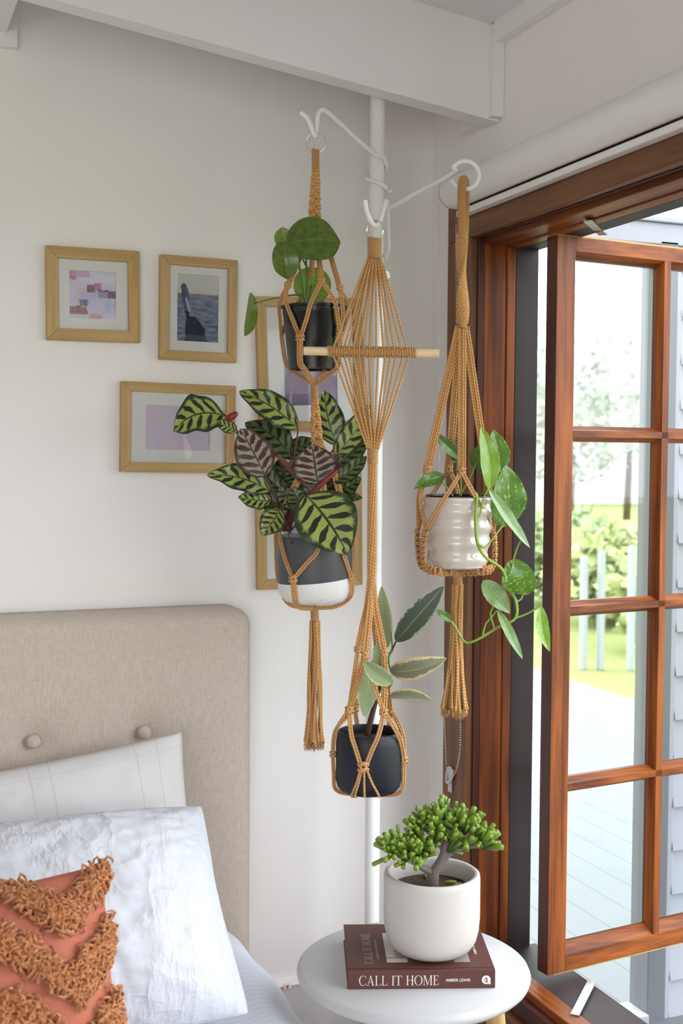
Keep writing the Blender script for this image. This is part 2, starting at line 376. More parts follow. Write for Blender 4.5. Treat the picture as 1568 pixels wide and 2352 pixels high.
# ------------------------------------------------------------------ pictures
def paint_frame(name, corners, bar, matw, fn, label, nprint=(44, 44), openpx=None, hide=False):
    P = [aY(*c, YB-.010) for c in corners]          # tl, tr, br, bl
    c = sum(P, Vector())/4; exx = ((P[1]-P[0])+(P[2]-P[3])).normalized(); eyy = ((P[0]-P[3])+(P[1]-P[2]))
    eyy = (eyy-exx*eyy.dot(exx)).normalized()
    W = ((P[1]-P[0]).length+(P[2]-P[3]).length)/2; Hh = ((P[0]-P[3]).length+(P[1]-P[2]).length)/2
    nn = exx.cross(eyy); base = c-eyy*(Hh/2); base.y = YB-.001
    if nn.y > 0: nn = -nn
    t = thing(name, base, label, 'picture', 'framed pictures on the white wall')
    o = Vector((c.x, YB-.001, c.z)); w2, h2 = W/2, Hh/2
    def pp(x, z, y): return o+exx*x+eyy*z+nn*y
    dp = .019
    def bar_(a, bb, ci, di, m):     # mitred bar: outer a-b, inner d-c
        mb = MB(); q = [a, bb, ci, di]; mb.add([pp(x, z, 0) for x, z in q]+[pp(x, z, dp) for x, z in q], [(0, 1, 2, 3), (4, 7, 6, 5), (0, 4, 5, 1), (1, 5, 6, 2), (2, 6, 7, 3), (3, 7, 4, 0)])
        mb.build('frame_bar', m, t, bevel=.0012)
    i2, j2 = w2-bar, h2-bar
    bar_((-w2, h2), (w2, h2), (i2, j2), (-i2, j2), M['oak_x']); bar_((w2, -h2), (-w2, -h2), (-i2, -j2), (i2, -j2), M['oak_x'])
    bar_((-w2, -h2), (-w2, h2), (-i2, j2), (-i2, -j2), M['oak_z']); bar_((w2, h2), (w2, -h2), (i2, -j2), (i2, j2), M['oak_z'])
    l, rr, bt, tp = matw                                  # opening inside the mat, from centre
    mb = MB(); hole = [(l, bt), (rr, bt), (rr, tp), (l, tp)]; out = [(-i2, -j2), (i2, -j2), (i2, j2), (-i2, j2)]
    mb.add([pp(x, z, .0095) for x, z in out]+[pp(x, z, .0095) for x, z in hole]+[pp(x, z, .0065) for x, z in hole],
           [(0, 1, 5, 4), (1, 2, 6, 5), (2, 3, 7, 6), (3, 0, 4, 7), (4, 5, 9, 8), (5, 6, 10, 9), (6, 7, 11, 10), (7, 4, 8, 11)])
    mb.build('mat_board', M['mat'], t)
    g = MB(); nu, nv = nprint
    g.grid(lambda u, v: pp(l-.004+(rr-l+.008)*u, bt-.004+(tp-bt+.008)*v, .0062), nu, nv)
    g.col = [fn(i/nu, j/nv) for i in range(nu+1) for j in range(nv+1)]
    g.build('print', M['print'], t)
    gm = MB(); gm.add([pp(x, z, .013) for x, z in out], [(0, 1, 2, 3)]); gm.build('glass_pane', M['pglass'], t)
    return t
def nz(x, y, z=0): return noise.noise(Vector((x, y, z)))*.5+.5
def mixc(a, c, t): t = max(0, min(1, t)); return tuple(a[i]*(1-t)+c[i]*t for i in range(3))
LIL, PNK, WHT, PLUM, RUST, SLATE = lin('b9b2cf'), lin('c79aae'), lin('d5d2df'), lin('6d5266'), lin('a97567'), lin('8a8ea8')
def art1(u, v):
    wob = (nz(u*9, v*9, 2)-.5)*.06; uu, vv = u+wob, v+(nz(u*7, v*11, 5)-.5)*.05
    c = mixc(WHT, LIL, nz(u*3, v*3, 1)*1.6-.4)
    if vv > .84 and uu < .45: c = mixc(PNK, LIL, nz(u*6, v*6))
    if uu < .18 and vv > .8: c = mixc(lin('b4628c'), PNK, nz(u*8, v*8))
    if .20 < uu < .40 and .55 < vv < .75: c = mixc(lin('d5b3b6'), WHT, nz(u*8, v*8))
    if .38 < uu < .55 and .55 < vv < .70: c = PLUM
    if .52 < uu < .68 and .58 < vv < .74: c = lin('c06f86')
    if uu > .62 and .45 < vv < .60: c = mixc(PLUM, lin('4d3b4c'), nz(u*12, v*9))
    if .6 < uu < .8 and .44 < vv < .56: c = SLATE
    if .24 < uu < .42 and .28 < vv < .40: c = mixc(SLATE, lin('5f5668'), nz(u*10, v*10))
    if uu < .38 and .12 < vv < .27: c = mixc(RUST, lin('8a5d5f'), nz(u*9, v*9))
    if .44 < uu < .68 and vv < .13: c = lin('cda0a8')
    if uu > .72 and .15 < vv < .42: c = mixc(lin('a9aecb'), WHT, nz(u*14, v*5))
    c = mixc(c, WHT, .3*nz(u*22, v*22, 7)); return tuple(min(.95, q*1.3) for q in c)
def inpoly(x, y, P):
    s = False; j = len(P)-1
    for i in range(len(P)):
        if (P[i][1] > y) != (P[j][1] > y) and x < (P[j][0]-P[i][0])*(y-P[i][1])/(P[j][1]-P[i][1])+P[i][0]: s = not s
        j = i
    return s
FIN = [(.21, .0), (.24, .38), (.15, .62), (.12, .80), (.15, .845), (.21, .85), (.26, .80), (.36, .58), (.40, .42), (.66, .22), (.70, .0)]
FINL = [(.24, .66), (.28, .60), (.34, .45), (.31, .43), (.27, .50), (.22, .62)]
def art2(u, v):
    if v > .70: c = lin('dcdcd2')
    else:
        wv = nz(u*5+v*3, v*26, 3); wv2 = nz(u*16, v*46, 6)
        c = mixc(lin('4f566b'), lin('9aa0b3'), wv*1.5-.3+.25*wv2); c = mixc(c, lin('b3b6c6'), (v-.5)*1.6)
    if inpoly(u, v, FIN):
        c = mixc(lin('2a2a38'), lin('3c3f50'), nz(u*10, v*10)) if v < .46 else mixc(lin('4a5468'), lin('7c879b'), (u-.12)*3)
        if .38 < v < .62 and u > .30+.1*(.6-v): c = lin('8c94a6')
        if inpoly(u, v, FINL): c = lin('bfc4cf')
        if v < .12: c = mixc(c, lin('6d6f84'), nz(u*20, v*30))
    return c
def art3(u, v): return mixc(lin('ddd6e4'), lin('e6d3e0'), nz(u*3, v*4, 9)*1.8-.4+(.25 if v < .25 and nz(u*9, 1) > .5 else 0))
def art4(u, v):
    c = lin('d4d0da') if v > .52 else mixc(lin('a795b0'), lin('c6b8cb'), nz(u*3, v*14, 4))
    if inpoly(u, v, [(.52, .0), (.45, .12), (.60, .40), (.70, .52), (.78, .42), (1.05, .30), (1.05, 0)]): c = mixc(lin('8b6d92'), lin('a986ac'), nz(u*7, v*9, 8))
    if v < .16: c = mixc(lin('a08fa8'), lin('75687e'), (.16-v)*6)
    return c
def reflect5(u, v): return mixc(lin('bcb7bf'), lin('9d97a6'), nz(u*2, v*3, 12)*1.5-.2)  # pale grey reflection over the hidden print, painted as its colour
paint_frame('picture_frame', [(106, 565), (320, 578), (318, 788), (104, 780)], .025, (-.0505, .0500, -.0505, .0515), art1, 'square oak frame holding an abstract painting of pink, lilac and plum blocks', (48, 48))
paint_frame('picture_frame', [(370, 585), (546, 600), (537, 833), (361, 825)], .0205, (-.0475, .0475, -.072, .0775), art2, 'upright oak frame holding a photo of a whale fin rising from the sea', (56, 80))
paint_frame('picture_frame', [(278, 876), (541, 887), (534, 1087), (274, 1083)], .0215, (-.0735, .0735, -.0495, .0500), art3, 'landscape oak frame holding a pale lilac watercolour, below the whale photo', (40, 28))
paint_frame('picture_frame', [(592, 683), (833, 686), (830, 988), (589, 991)], .0225, (-.066, .066, -.095, .104), art4, 'oak frame with a purple hillside print behind the black nursery pot', (40, 56))
paint_frame('picture_frame', [(589, 1044), (830, 1046), (826, 1340), (587, 1357)], .0225, (-.066, .066, -.095, .098), reflect5, 'oak frame on the wall behind the grey and white dipped pot', (12, 12))

# ------------------------------------------------------------------ bed
XB1 = .819; YH0 = 2.545
bed = thing('bed', (0, 1.6, 0), 'bed with a buttoned beige linen headboard against the white wall', 'bed')
t = NT('beige_linen'); co = t.coords('Object', (420, 420, 45)); a = t.noise(co, 1.0, 3); co2 = t.coords('Object', (60, 60, 600)); a2 = t.noise(co2, 1.0, 2)
k = t.math('ADD', t.math('MULTIPLY', a, .62), t.math('MULTIPLY', a2, .38)); t.set(t.mix(t.smooth(k, .3, .7), (.49, .41, .345), (.61, .53, .46)), .95, .1, sheen=.2); t.bump(k, .25, .001); M['linen'] = t.m
btn = [aY(78, 1702, YH0), aY(333, 1688, YH0)]; sp = (btn[1]-btn[0]).x; zbt = (btn[0].z+btn[1].z)/2
bx = [btn[1].x-sp*i for i in range(6)]
HX0 = -.80; HZ = 1.103; RC = .045
def hb_outline(s):      # rounded top corners, s in 0..1 around front rect handled by clamp
    return s
hb = MB(); NU, NV = 110, 70
def hbf(u, v, back=False):
    x = HX0+(XB1-HX0)*u; z = .08+(HZ-.08)*v
    ex_ = min(x-HX0, XB1-x); et = HZ-z
    if ex_ < RC and et < RC:      # pull into a rounded corner
        dx, dz = RC-ex_, RC-et; L = math.hypot(dx, dz); m_ = max(dx, dz)
        if L > 0: f = m_/L; dx *= f; dz *= f
        x = (HX0+RC-dx) if x-HX0 < XB1-x else (XB1-RC+dx); z = HZ-RC+dz
        e = RC-math.hypot(dx, dz)
    else: e = min(ex_, et)
    e = max(e, 0)
    rnd = .03; y = YH0+(rnd-math.sqrt(max(0, rnd*rnd-(rnd-min(e, rnd))**2)))
    for q in bx:
        for zq in (zbt, zbt-.32):
            d = math.hypot(x-q, z-zq); y += .017*math.exp(-(d/.035)**2)+.006*math.exp(-(d/.11)**2)
    return Vector((x, y, z))
hb.grid(hbf, NU, NV)
hb.grid(lambda u, v: Vector((hbf(u, v).x, YB-.012-(.0 if 0 < u < 1 and v < 1 else .0), hbf(u, v).z)), NU, NV, flip=True)
n0 = (NU+1)*(NV+1)
edge = [i*(NV+1) for i in range(NU+1)]; top = [i*(NV+1)+NV for i in range(NU+1)]; lef = list(range(NV+1)); rig = [NU*(NV+1)+j for j in range(NV+1)]
for L in (top, lef[::-1], rig):
    for a, c in zip(L, L[1:]): hb.f.append((a, c, c+n0, a+n0)); hb.mi.append(0)
hbo = hb.build('headboard', M['linen'], bed, smooth=True)
hbm = hbo.data; bmx = bmesh.new(); bmx.from_mesh(hbm); bmesh.ops.recalc_face_normals(bmx, faces=bmx.faces); bmx.to_mesh(hbm); bmx.free()
for q in bx:
    for zq in (zbt, zbt-.32):
        y = YH0+.010
        m = MB(); pr = [(.0145, -.004), (.0155, .0), (.0145, .004), (.011, .0075), (.006, .0093), (.0001, .0098)]
        n = 24; vs = []
        for rad, h in pr:
            for kk in range(n):
                a = 2*math.pi*kk/n; vs.append(Vector((q+rad*math.cos(a), y-h-.002, zq+rad*math.sin(a))))
        m.add(vs, [(i*n+k, i*n+(k+1) % n, (i+1)*n+(k+1) % n, (i+1)*n+k) for i in range(len(pr)-1) for k in range(n)])
        m.build('button', M['linen'], hbo, smooth=True)
XS = .775; ZM = .405
b = MB().box(-.76, XS-.03, .35, YH0-.005, .08, .34); b.build('mattress', M['sheet'], bed, bevel=.03)
b = MB().box(-.76, XS-.03, .35, YH0-.005, 0.0, .08); b.build('base', M['linen'], bed, bevel=.01)
# sheet / doona: rounded over the side
t = NT('striped_white_cotton'); q = t.coords('Object'); sx = t.n('ShaderNodeSeparateXYZ'); t.ln(q, sx.inputs[0])
fr = t.math('ABSOLUTE', t.math('SUBTRACT', t.math('FRACT', t.math('MULTIPLY', sx.outputs[1], 55)), .5)); 
t.set(t.mix(t.smooth(fr, .05, .1), (.60, .62, .69), (.68, .70, .76)), .85, .15); M['stripe'] = t.m
dn = MB()
def dnf(u, v):
    y = YH0-.02-(2.15)*u; k = v*2.0
    prof = 1.52
    if k < 1: x = -.72+(XS+.72-.10)*k; z = ZM+.03+.012*math.sin(k*9+u*7)
    else:
        a = (k-1)*1.9
        if a < math.pi/2: x = XS-.10+.10*math.sin(a); z = ZM+.03-.10*(1-math.cos(a))
        else: x = XS+.003; z = ZM-.07-(a-math.pi/2)*.6
    z += .01*(noise.noise(Vector((x*5, y*5, 0)))); x += .012*noise.noise(Vector((y*6, z*8, 3)))
    if y > YH0-.15: z -= .03*((y-(YH0-.15))/.13)**2
    return Vector((x, y, z))
dn.grid(dnf, 70, 60)
o = dn.build('bed_sheet', M['stripe'], None, smooth=True); tag(o, 'white finely striped cotton sheet spread over the mattress', 'bedding')
o.modifiers.new('thick', 'SOLIDIFY').thickness = .01; o.modifiers['thick'].offset = -1

# ------------------------------------------------------------------ pillows
def pillow(name, c, ux, uy, w, h, th, mat, label, catg, pinch=.05, wr=.006, seed=0, nu=64, rnd_=0.0, group=None, ret=False):
    ux = ux.normalized(); uy = (uy-ux*uy.dot(ux)).normalized(); un = ux.cross(uy).normalized()
    mb = MB()
    def f(side):
        def g(u, v):
            a, bb = u*2-1, v*2-1
            px = a*(1-pinch*(1-bb*bb)**1.0*abs(a)**3); pz = bb*(1-pinch*(1-a*a)*abs(bb)**3)
            rq = 1-rnd_*(a*bb)**4; px *= rq; pz *= rq
            tt = (max(0, 1-abs(a)**2.6)**.62)*(max(0, 1-abs(bb)**2.6)**.62)
            q = Vector((a*4+seed, bb*4, side*2+seed)); wrn = noise.noise(q*1.3)*.6+.5*noise.noise(q*2.9)+.35*abs(noise.noise(Vector((a*9+bb*4, bb*3-a*6, seed+side))))
            return c+ux*(px*w/2)+uy*(pz*h/2)+un*(side*(tt*th/2+wr*wrn*min(1, tt*3)))
        return g
    mb.grid(f(1), nu, nu); mb.grid(f(-1), nu, nu, flip=True)
    o = mb.build(name, mat, None, smooth=True, loc=c-Vector((0, 0, h/2)))
    bm = bmesh.new(); bm.from_mesh(o.data); bmesh.ops.remove_doubles(bm, verts=bm.verts, dist=.0004); bm.to_mesh(o.data); bm.free()
    if label: tag(o, label, catg, group)
    return (o, f(1), f(-1), un) if ret else o
t = NT('pillow_cotton_lines'); u, v = t.uv()
def line(t, x, p, wd): return t.math('SUBTRACT', 1.0, t.smooth(t.math('ABSOLUTE', t.math('SUBTRACT', x, p)), wd*.5, wd))
k = line(t, u, .85, .0025)
for p in (.915, .55, .605): k = t.math('MAXIMUM', k, line(t, u, p, .0025))
k = t.math('MAXIMUM', k, t.math('MULTIPLY', line(t, v, .93, .004), .5)); t.set(t.mix(k, (.70, .685, .69), (.62, .59, .575)), .85, .15); t.bump(k, -.4, .002); M['pillow1'] = t.m
def leanpts(px, py, y): return aY(px, py, y)
# back pillow: right top corner (441,1680), leaning on the headboard
tr = aY(443, 1676, 2.44); rlean = Vector((0, .22, 1)).normalized()
exP = (aY(443, 1680, 2.44)-aY(0, 1765, 2.44)); exP.y = 0; exP.normalize()
PW, PH = .72, .43
c = tr-exP*(PW/2)-rlean*(PH/2)
pillow('pillow', c, exP, rlean, PW, PH, .16, M['pillow1'], 'white pillow with thin stitched lines leaning on the linen headboard', 'pillow', .05, .006, 3, group='pillows on the bed')
t = NT('crumpled_white_cotton'); co = t.coords('Object', (1.6, 1, .5), (0, .35, 0)); n1 = t.noise(co, 5.5, 5, .55); n2 = t.noise(t.coords('Object', (1.0, 1, 1.8), (0, -.6, 0)), 8, 4, .5)
rdg = lambda q: t.math('POWER', t.math('SUBTRACT', 1.0, t.math('MULTIPLY', t.math('ABSOLUTE', t.math('SUBTRACT', q, .5)), 2.0)), 7.0)
nzv = t.math('ADD', rdg(n1), t.math('MULTIPLY', rdg(n2), .6)); t.set((.65, .66, .715), .85, .15); t.bump(nzv, .35, .010); M['pillow2'] = t.m
tr = aY(497, 1838, 2.27); brc = aZ(572, 2340, .455); rl2 = tr-brc; PH = rl2.length; rl2.normalize(); e2 = Vector((1, .03, -.005)).normalized()
PW = .72
c = tr-e2*(PW/2)-rl2*(PH/2)
PIL2 = pillow('pillow', c, e2, rl2, PW, PH, .30, M['pillow2'], 'large plump white pillow behind the terracotta cushion', 'pillow', .07, .008, 11, 110, .045, group='pillows on the bed')
# terracotta cushion
M['terra'] = plain('terracotta_cotton', (.50, .165, .105), .9, .1, var=.08, scale=700)
tr = aY(252, 1982, 1.80); rl3 = Vector((0, .55, 1)).normalized(); e3 = Vector((1, .06, .02)).normalized()
PW = PH = .46
c = tr-e3*(PW/2)-rl3*(PH/2)
cu, cf, cbk, cn = pillow('cushion', c, e3, rl3, PW, PH, .16, M['terra'], 'terracotta cushion with shaggy zigzag tufting in front of white pillow', 'cushion', .05, .004, 23, ret=True)
side = -1 if cn.y > 0 else 1
cfr = cf if side == 1 else cbk
t = NT('tuft_yarn'); tc = t.noise(t.coords('Object'), 160, 2); t.set(t.mix(t.smooth(tc, .3, .7), (.33, .105, .032), (.62, .275, .115)), .95, .1, sheen=.3); M['yarn'] = t.m
def cushpt(u, v, h=0):
    p = cfr(u, v); e = .004
    n_ = (cfr(min(u+e, 1), v)-p).cross(cfr(u, min(v+e, 1))-p)
    n_ = n_.normalized() if n_.length > 0 else cn
    if n_.y > 0: n_ = -n_
    return p+n_*h, n_
def zig(u): ph = ((u-.834)/.40+.5) % 1.0; return abs(ph-.5)*2            # two chevrons across
for bi in range(5):
    mb = MB(); v0 = 1.02-.205*bi
    for i in range(1600):
        u = 1-R.random()**1.25; v = v0-.19*(1-zig(u))+R.uniform(-.041, .041)
        if not (.01 < u < .996 and .01 < v < .997): continue
        p, n_ = cushpt(u, v, -.001)
        d = Vector((R.uniform(-1, 1), R.uniform(-.5, .3), R.uniform(-1.2, .6))); d = (d-n_*d.dot(n_)).normalized()
        L = R.uniform(.010, .022); q = R.uniform(.6, 1.1)
        s_ = d.cross(n_)*R.uniform(-.006, .006)
        pts = [p, p+n_*(.010*q)+d*(L*.2)+s_, p+n_*(.015*q)+d*(L*.55)+s_*2, p+n_*(.011*q)+d*(L*.9)+s_, p+n_*(.004*q)+d*L]
        mb.tube(pts, [.0019, .0022, .0022, .002, .0012], 4, caps=False)
    mb.build('tufted_band', M['yarn'], cu, smooth=True, kind='stuff')

# ------------------------------------------------------------------ side table, book
TZ = .50; TC = Vector((.947, 1.975, 0)); TR = .2165
tb = thing('side_table', TC, 'round white stone topped side table with oak legs beside the bed', 'table')
MB().lathe([(.0001, TZ-.026), (TR-.02, TZ-.026), (TR-.008, TZ-.024), (TR-.002, TZ-.018), (TR, TZ-.011), (TR-.003, TZ-.004), (TR-.009, TZ), (.0001, TZ)], TC, 96).build('table_top', M['tabletop'], tb, smooth=True, sharp=50)
for a in (215, 335, 95):
    a = math.radians(a); d = Vector((math.cos(a), math.sin(a), 0))
    MB().tube([TC+d*.145+Vector((0, 0, TZ-.027)), TC+d*.20], [.019, .012], 16).build('leg', M['oak_z'], tb, smooth=True, sharp=50)
# book
A = aZ(798, 2273, TZ); Bq = aZ(1137, 2270, TZ); A.z = Bq.z = 0
e1 = (Bq-A).normalized(); BL = (Bq-A).length; e2b = Vector((-e1.y, e1.x, 0)); BW, BT = .212, .0335
O = A+Vector((0, 0, TZ+.0002)); EZ = Vector((0, 0, 1))
bk = thing('book', O+e1*BL/2+e2b*BW/2, 'thick brown hardcover book lying on the round white table', 'book')
M['cover'] = plain('brown_book_cloth', (.105, .037, .030), .5, .35, var=.05, scale=400)
M['groove'] = plain('brown_book_joint', (.10, .032, .026), .5, .35)
M['paper'] = plain('paper_edges', (.72, .68, .60), .8, .2, var=.1, scale=500)
M['ink'] = plain('cream_foil_lettering', (.80, .76, .72), .5, .3)
M['inkdim'] = plain('blind_foil_lettering', (.56, .47, .43), .45, .4)
def bb(x0, x1, y0, y1, z0, z1): return MB().obox(O, e1, e2b, EZ, x0, x1, y0, y1, z0, z1)
bb(0, BL, 0, .0035, 0, BT).build('spine', M['cover'], bk, bevel=.0012)
bb(0, BL, .013, BW, BT-.003, BT).build('front_cover', M['cover'], bk, bevel=.0008)
bb(0, BL, .0035, .013, BT-.0042, BT-.0012).build('joint', M['groove'], bk)
bb(0, BL, .0035, BW, 0, .003).build('back_cover', M['cover'], bk, bevel=.0008)
bb(.004, BL-.004, .004, BW-.005, .003, BT-.0042).build('page_block', M['paper'], bk)
def arc(cx, cy, rx, ry, a0, a1, n=14): return [(cx+rx*math.cos(math.radians(a0+(a1-a0)*i/n)), cy+ry*math.sin(math.radians(a0+(a1-a0)*i/n))) for i in range(n+1)]
def ringpoly(o_, i_): return [[o_[k], o_[k+1], i_[k+1], i_[k]] for k in range(len(o_)-1)]
def rc(x0, y0, x1, y1): return [(x0, y0), (x1, y0), (x1, y1), (x0, y1)]
TH, TN = .115, .035
def stem(x, w=TH): return [rc(x, 0, x+w, 1), rc(x-.08, 0, x+w+.08, TN), rc(x-.08, 1-TN, x+w+.08, 1)]
def tbar(x0, y, x1, down=True, h=.16): return [rc(x0, y, x1, y+TN), [(x1-TN, y), (x1, y), (x1, y+(h if not down else TN)), (x1-TN, y+(h if not down else TN))]]
def glyph(ch):
    if ch == 'C':
        return ringpoly(arc(.43, .5, .43, .52, 42, 318, 26), arc(.46, .5, .35, .49, 45, 315, 26))+[rc(.72, .70, .75, .98), rc(.72, .02, .75, .26)], .80
    if ch == 'O': return ringpoly(arc(.46, .5, .46, .52, 0, 360, 32), arc(.46, .5, .345, .49, 0, 360, 32)), .92
    if ch == 'A':
        return [[(.10, 0), (.14, 0), (.45, .98), (.41, .98)], [(.66, 0), (.79, 0), (.47, 1.02), (.39, 1.0)], rc(.22, .32, .62, .355), rc(0, 0, .24, TN), rc(.58, 0, .88, TN)], .88
    if ch == 'L': return stem(.10)+[rc(.2, 0, .62, TN), [(.58, 0), (.64, 0), (.66, .24), (.635, .24)]], .68
    if ch == 'I': return stem(.10), .32
    if ch == 'T': return [rc(.34, 0, .34+TH, 1), rc(.25, 0, .55, TN), rc(.02, 1-TN, .78, 1), [(.02, 1), (.07, 1), (.03, .78), (.0, .78)], [(.73, 1), (.78, 1), (.80, .78), (.77, .78)]], .80
    if ch == 'H': return stem(.10)+stem(.66)+[rc(.2, .5, .68, .5+TN)], .88
    if ch == 'M': return [rc(.12, 0, .16, 1), rc(.02, 0, .27, TN), rc(.02, 1-TN, .2, 1), [(.12, 1), (.25, 1), (.56, .1), (.50, 0)], [(.50, 0), (.54, 0), (.90, 1), (.86, 1)]]+stem(.86), 1.08
    if ch == 'E': return stem(.10)+[rc(.2, 0, .60, TN), rc(.2, 1-TN, .58, 1), rc(.2, .5, .46, .5+TN), [(.57, 0), (.62, 0), (.64, .24), (.615, .24)], [(.55, 1), (.59, 1), (.59, .78), (.565, .78)], rc(.44, .40, .465, .64)], .68
    return [], .34
def title(txt, o_, dx, dy, dn_, length, height, name, mat, parent):
    wtot = sum(glyph(c_)[1] for c_ in txt)+.06*(len(txt)-1); x = 0; mb = MB(); k = length/wtot
    for c_ in txt:
        ps, wd = glyph(c_)
        for p in ps: mb.add([o_+dx*((x+a)*k)+dy*(bb_*height)+dn_*.0004 for a, bb_ in p], [tuple(range(len(p)))])
        x += wd+.06
    return mb.build(name, mat, parent)
def sans(txt, o_, dx, dy, dn_, length, height, name, mat, parent):
    cu_ = bpy.data.curves.new('lettering', 'FONT'); cu_.body = txt; cu_.size = 1; cu_.offset = .012
    to = bpy.data.objects.new('lettering', cu_); sc.collection.objects.link(to)
    bpy.context.view_layer.update(); me = bpy.data.meshes.new_from_object(to.evaluated_get(bpy.context.evaluated_depsgraph_get()))
    xs = [v.co.x for v in me.vertices]; ys = [v.co.y for v in me.vertices]; x0, x1, y0, y1 = min(xs), max(xs), min(ys), max(ys)
    mb = MB(); mb.add([o_+dx*((v.co.x-x0)/(x1-x0)*length)+dy*((v.co.y-y0)/(y1-y0)*height)+dn_*.0004 for v in me.vertices], [tuple(p.vertices) for p in me.polygons])
    bpy.data.objects.remove(to); bpy.data.curves.remove(cu_); bpy.data.meshes.remove(me)
    return mb.build(name, mat, parent)
sx_ = BL/1400.0                                # spine measured 1400 wide in the close-up
NS = -e2b
title('CALL IT HOME', O+e1*(108*sx_)+EZ*.0068, e1, EZ, NS, 757*sx_, .0175, 'spine_title', M['ink'], bk)
sans('AMBER LEWIS', O+e1*(928*sx_)+EZ*.0128, e1, EZ, NS, 232*sx_, .0052, 'spine_author', M['ink'], bk)
lg = MB(); lc = O+e1*(1313*sx_)+EZ*.0155; rl_ = .0078
lg.add([lc+e1*(rl_*math.cos(a*math.pi/16))+EZ*(rl_*math.sin(a*math.pi/16))+NS*.0004 for a in range(32)], [tuple(range(32))])
lg.add([lc+e1*x+EZ*z+NS*.0004 for x, z in ((.001, -.0075), (.0078, -.0082), (.0076, -.001))], [(0, 1, 2)]); lgo = lg.build('publisher_emblem', M['ink'], bk)
l2 = MB()
for x0, z0, x1, z1 in ((-.0006, -.004, .0004, .003), (.0012, -.004, .0022, .002), (-.003, -.0045, .003, -.0036), (-.003, .002, .0032, .0028), (-.0034, -.002, -.0026, .002), (-.001, .0036, .001, .0052)):
    l2.add([lc+e1*x+EZ*z+NS*.0008 for x, z in ((x0, z0), (x1, z0), (x1, z1), (x0, z1))], [(0, 1, 2, 3)])
l2.build('emblem_figure', M['cover'], lgo)
TOPZ = EZ*BT
title('CALL IT HOME', O+TOPZ+e1*.047+e2b*.030, e2b, -e1, EZ, .135, .0155, 'cover_title', M['inkdim'], bk)
sans('THE DETAILS THAT MATTER', O+TOPZ+e1*.0585+e2b*.048, e2b, -e1, EZ, .085, .0035, 'cover_subtitle', M['inkdim'], bk)
sans('AMBER LEWIS', O+TOPZ+e1*(BL-.023)+e2b*.065, e2b, -e1, EZ, .052, .0045, 'cover_author', M['ink'], bk)
g = MB(); px0, px1, py0, py1 = .072, BL-.040, .033, BW-.045
g.grid(lambda u_, v_: O+e1*(px0+(px1-px0)*u_)+e2b*(py0+(py1-py0)*v_)+EZ*(BT+.0003), 50, 40)
def coverart(u_, v_):
    c_ = mixc(lin('cfc8b8'), lin('d8d4cb'), nz(u_*3, v_*3, 4))
    if .10 < u_ < .4: c_ = mixc(lin('9b9484'), lin('bdb5a4'), nz(u_*4, v_*9, 6))
    if v_ < .16: c_ = lin('d3cdc4') if u_ < .25 else lin('6b5648')
    if .13 < v_ < .17 and u_ < .4: c_ = lin('9a6b45')
    if u_ > .8: c_ = mixc(lin('8a877f'), lin('a8a49c'), nz(u_*9, v_*9))
    return c_
g.col = [coverart(i/50, j/40) for i in range(51) for j in range(41)]
g.build('cover_photo', M['print'], bk)

# ------------------------------------------------------------------ leaves
def leafmat(name, fn, rough=.35, spec=.5):
    t = NT(name); u_, v_ = t.uv(); a_ = t.math('ABSOLUTE', t.math('SUBTRACT', t.math('MULTIPLY', v_, 2), 1))
    side_ = t.math('GREATER_THAN', v_, .5); t.set(fn(t, u_, a_, side_), rough, spec); return t.m
def calfn(light, dark, edge, n=5.5, kw=.255):
    def f(t, u_, a_, s_):
        sl = t.math('SUBTRACT', u_, t.math('MULTIPLY', a_, .20)); nzv = t.noise(t.coords('UV', (7, 3, 1)), 1.5, 3)
        ph = t.math('ADD', t.math('MULTIPLY', sl, n), t.math('ADD', t.math('MULTIPLY', s_, .45), t.math('MULTIPLY', nzv, .35)))
        fr_ = t.math('FRACT', ph); d_ = t.math('ABSOLUTE', t.math('SUBTRACT', fr_, .5))
        k_ = t.math('SUBTRACT', 1.0, t.math('POWER', t.math('ABSOLUTE', t.math('DIVIDE', t.math('SUBTRACT', a_, .42), .40)), 2.2))
        big = t.smooth(t.math('SUBTRACT', t.math('MULTIPLY', k_, kw), d_), -.03, .02)
        streak = t.noise(t.coords('UV', (30, 3, 1), (0, 0, 0)), 3, 3)
        f2 = t.math('FRACT', t.math('MULTIPLY', sl, n*3.0)); thin = t.math('MULTIPLY', t.smooth(t.math('ABSOLUTE', t.math('SUBTRACT', f2, .5)), .47, .5), .0)
        eg = t.smooth(t.math('ADD', a_, t.math('ADD', t.math('MULTIPLY', streak, .34), t.math('MULTIPLY', d_, -.22))), .80, .97)
        mid = t.math('SUBTRACT', 1.0, t.smooth(a_, .025, .06))
        c_ = t.mix(t.smooth(streak, .3, .75), light, tuple(x*.62 for x in light))
        c_ = t.mix(big, c_, dark); c_ = t.mix(eg, c_, edge); c_ = t.mix(mid, c_, edge); return c_
    return f
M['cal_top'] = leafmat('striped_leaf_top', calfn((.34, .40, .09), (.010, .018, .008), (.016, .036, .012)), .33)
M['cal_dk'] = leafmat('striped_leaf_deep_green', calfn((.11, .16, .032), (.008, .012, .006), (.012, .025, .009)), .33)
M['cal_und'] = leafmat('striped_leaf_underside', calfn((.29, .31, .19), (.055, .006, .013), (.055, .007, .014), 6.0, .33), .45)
def vein(light, dark, n=9):
    def f(t, u_, a_, s_):
        nzv = t.noise(t.coords('UV', (4, 3, 1)), 2, 3); mid = t.math('SUBTRACT', 1.0, t.smooth(a_, .015, .05))
        c_ = t.mix(t.smooth(nzv, .3, .7), dark, light); return t.mix(t.math('MULTIPLY', mid, .45), c_, tuple(min(1, x*1.6) for x in light))
    return f
M['pep'] = leafmat('glossy_round_leaf', vein((.105, .165, .018), (.062, .112, .012)), .22)
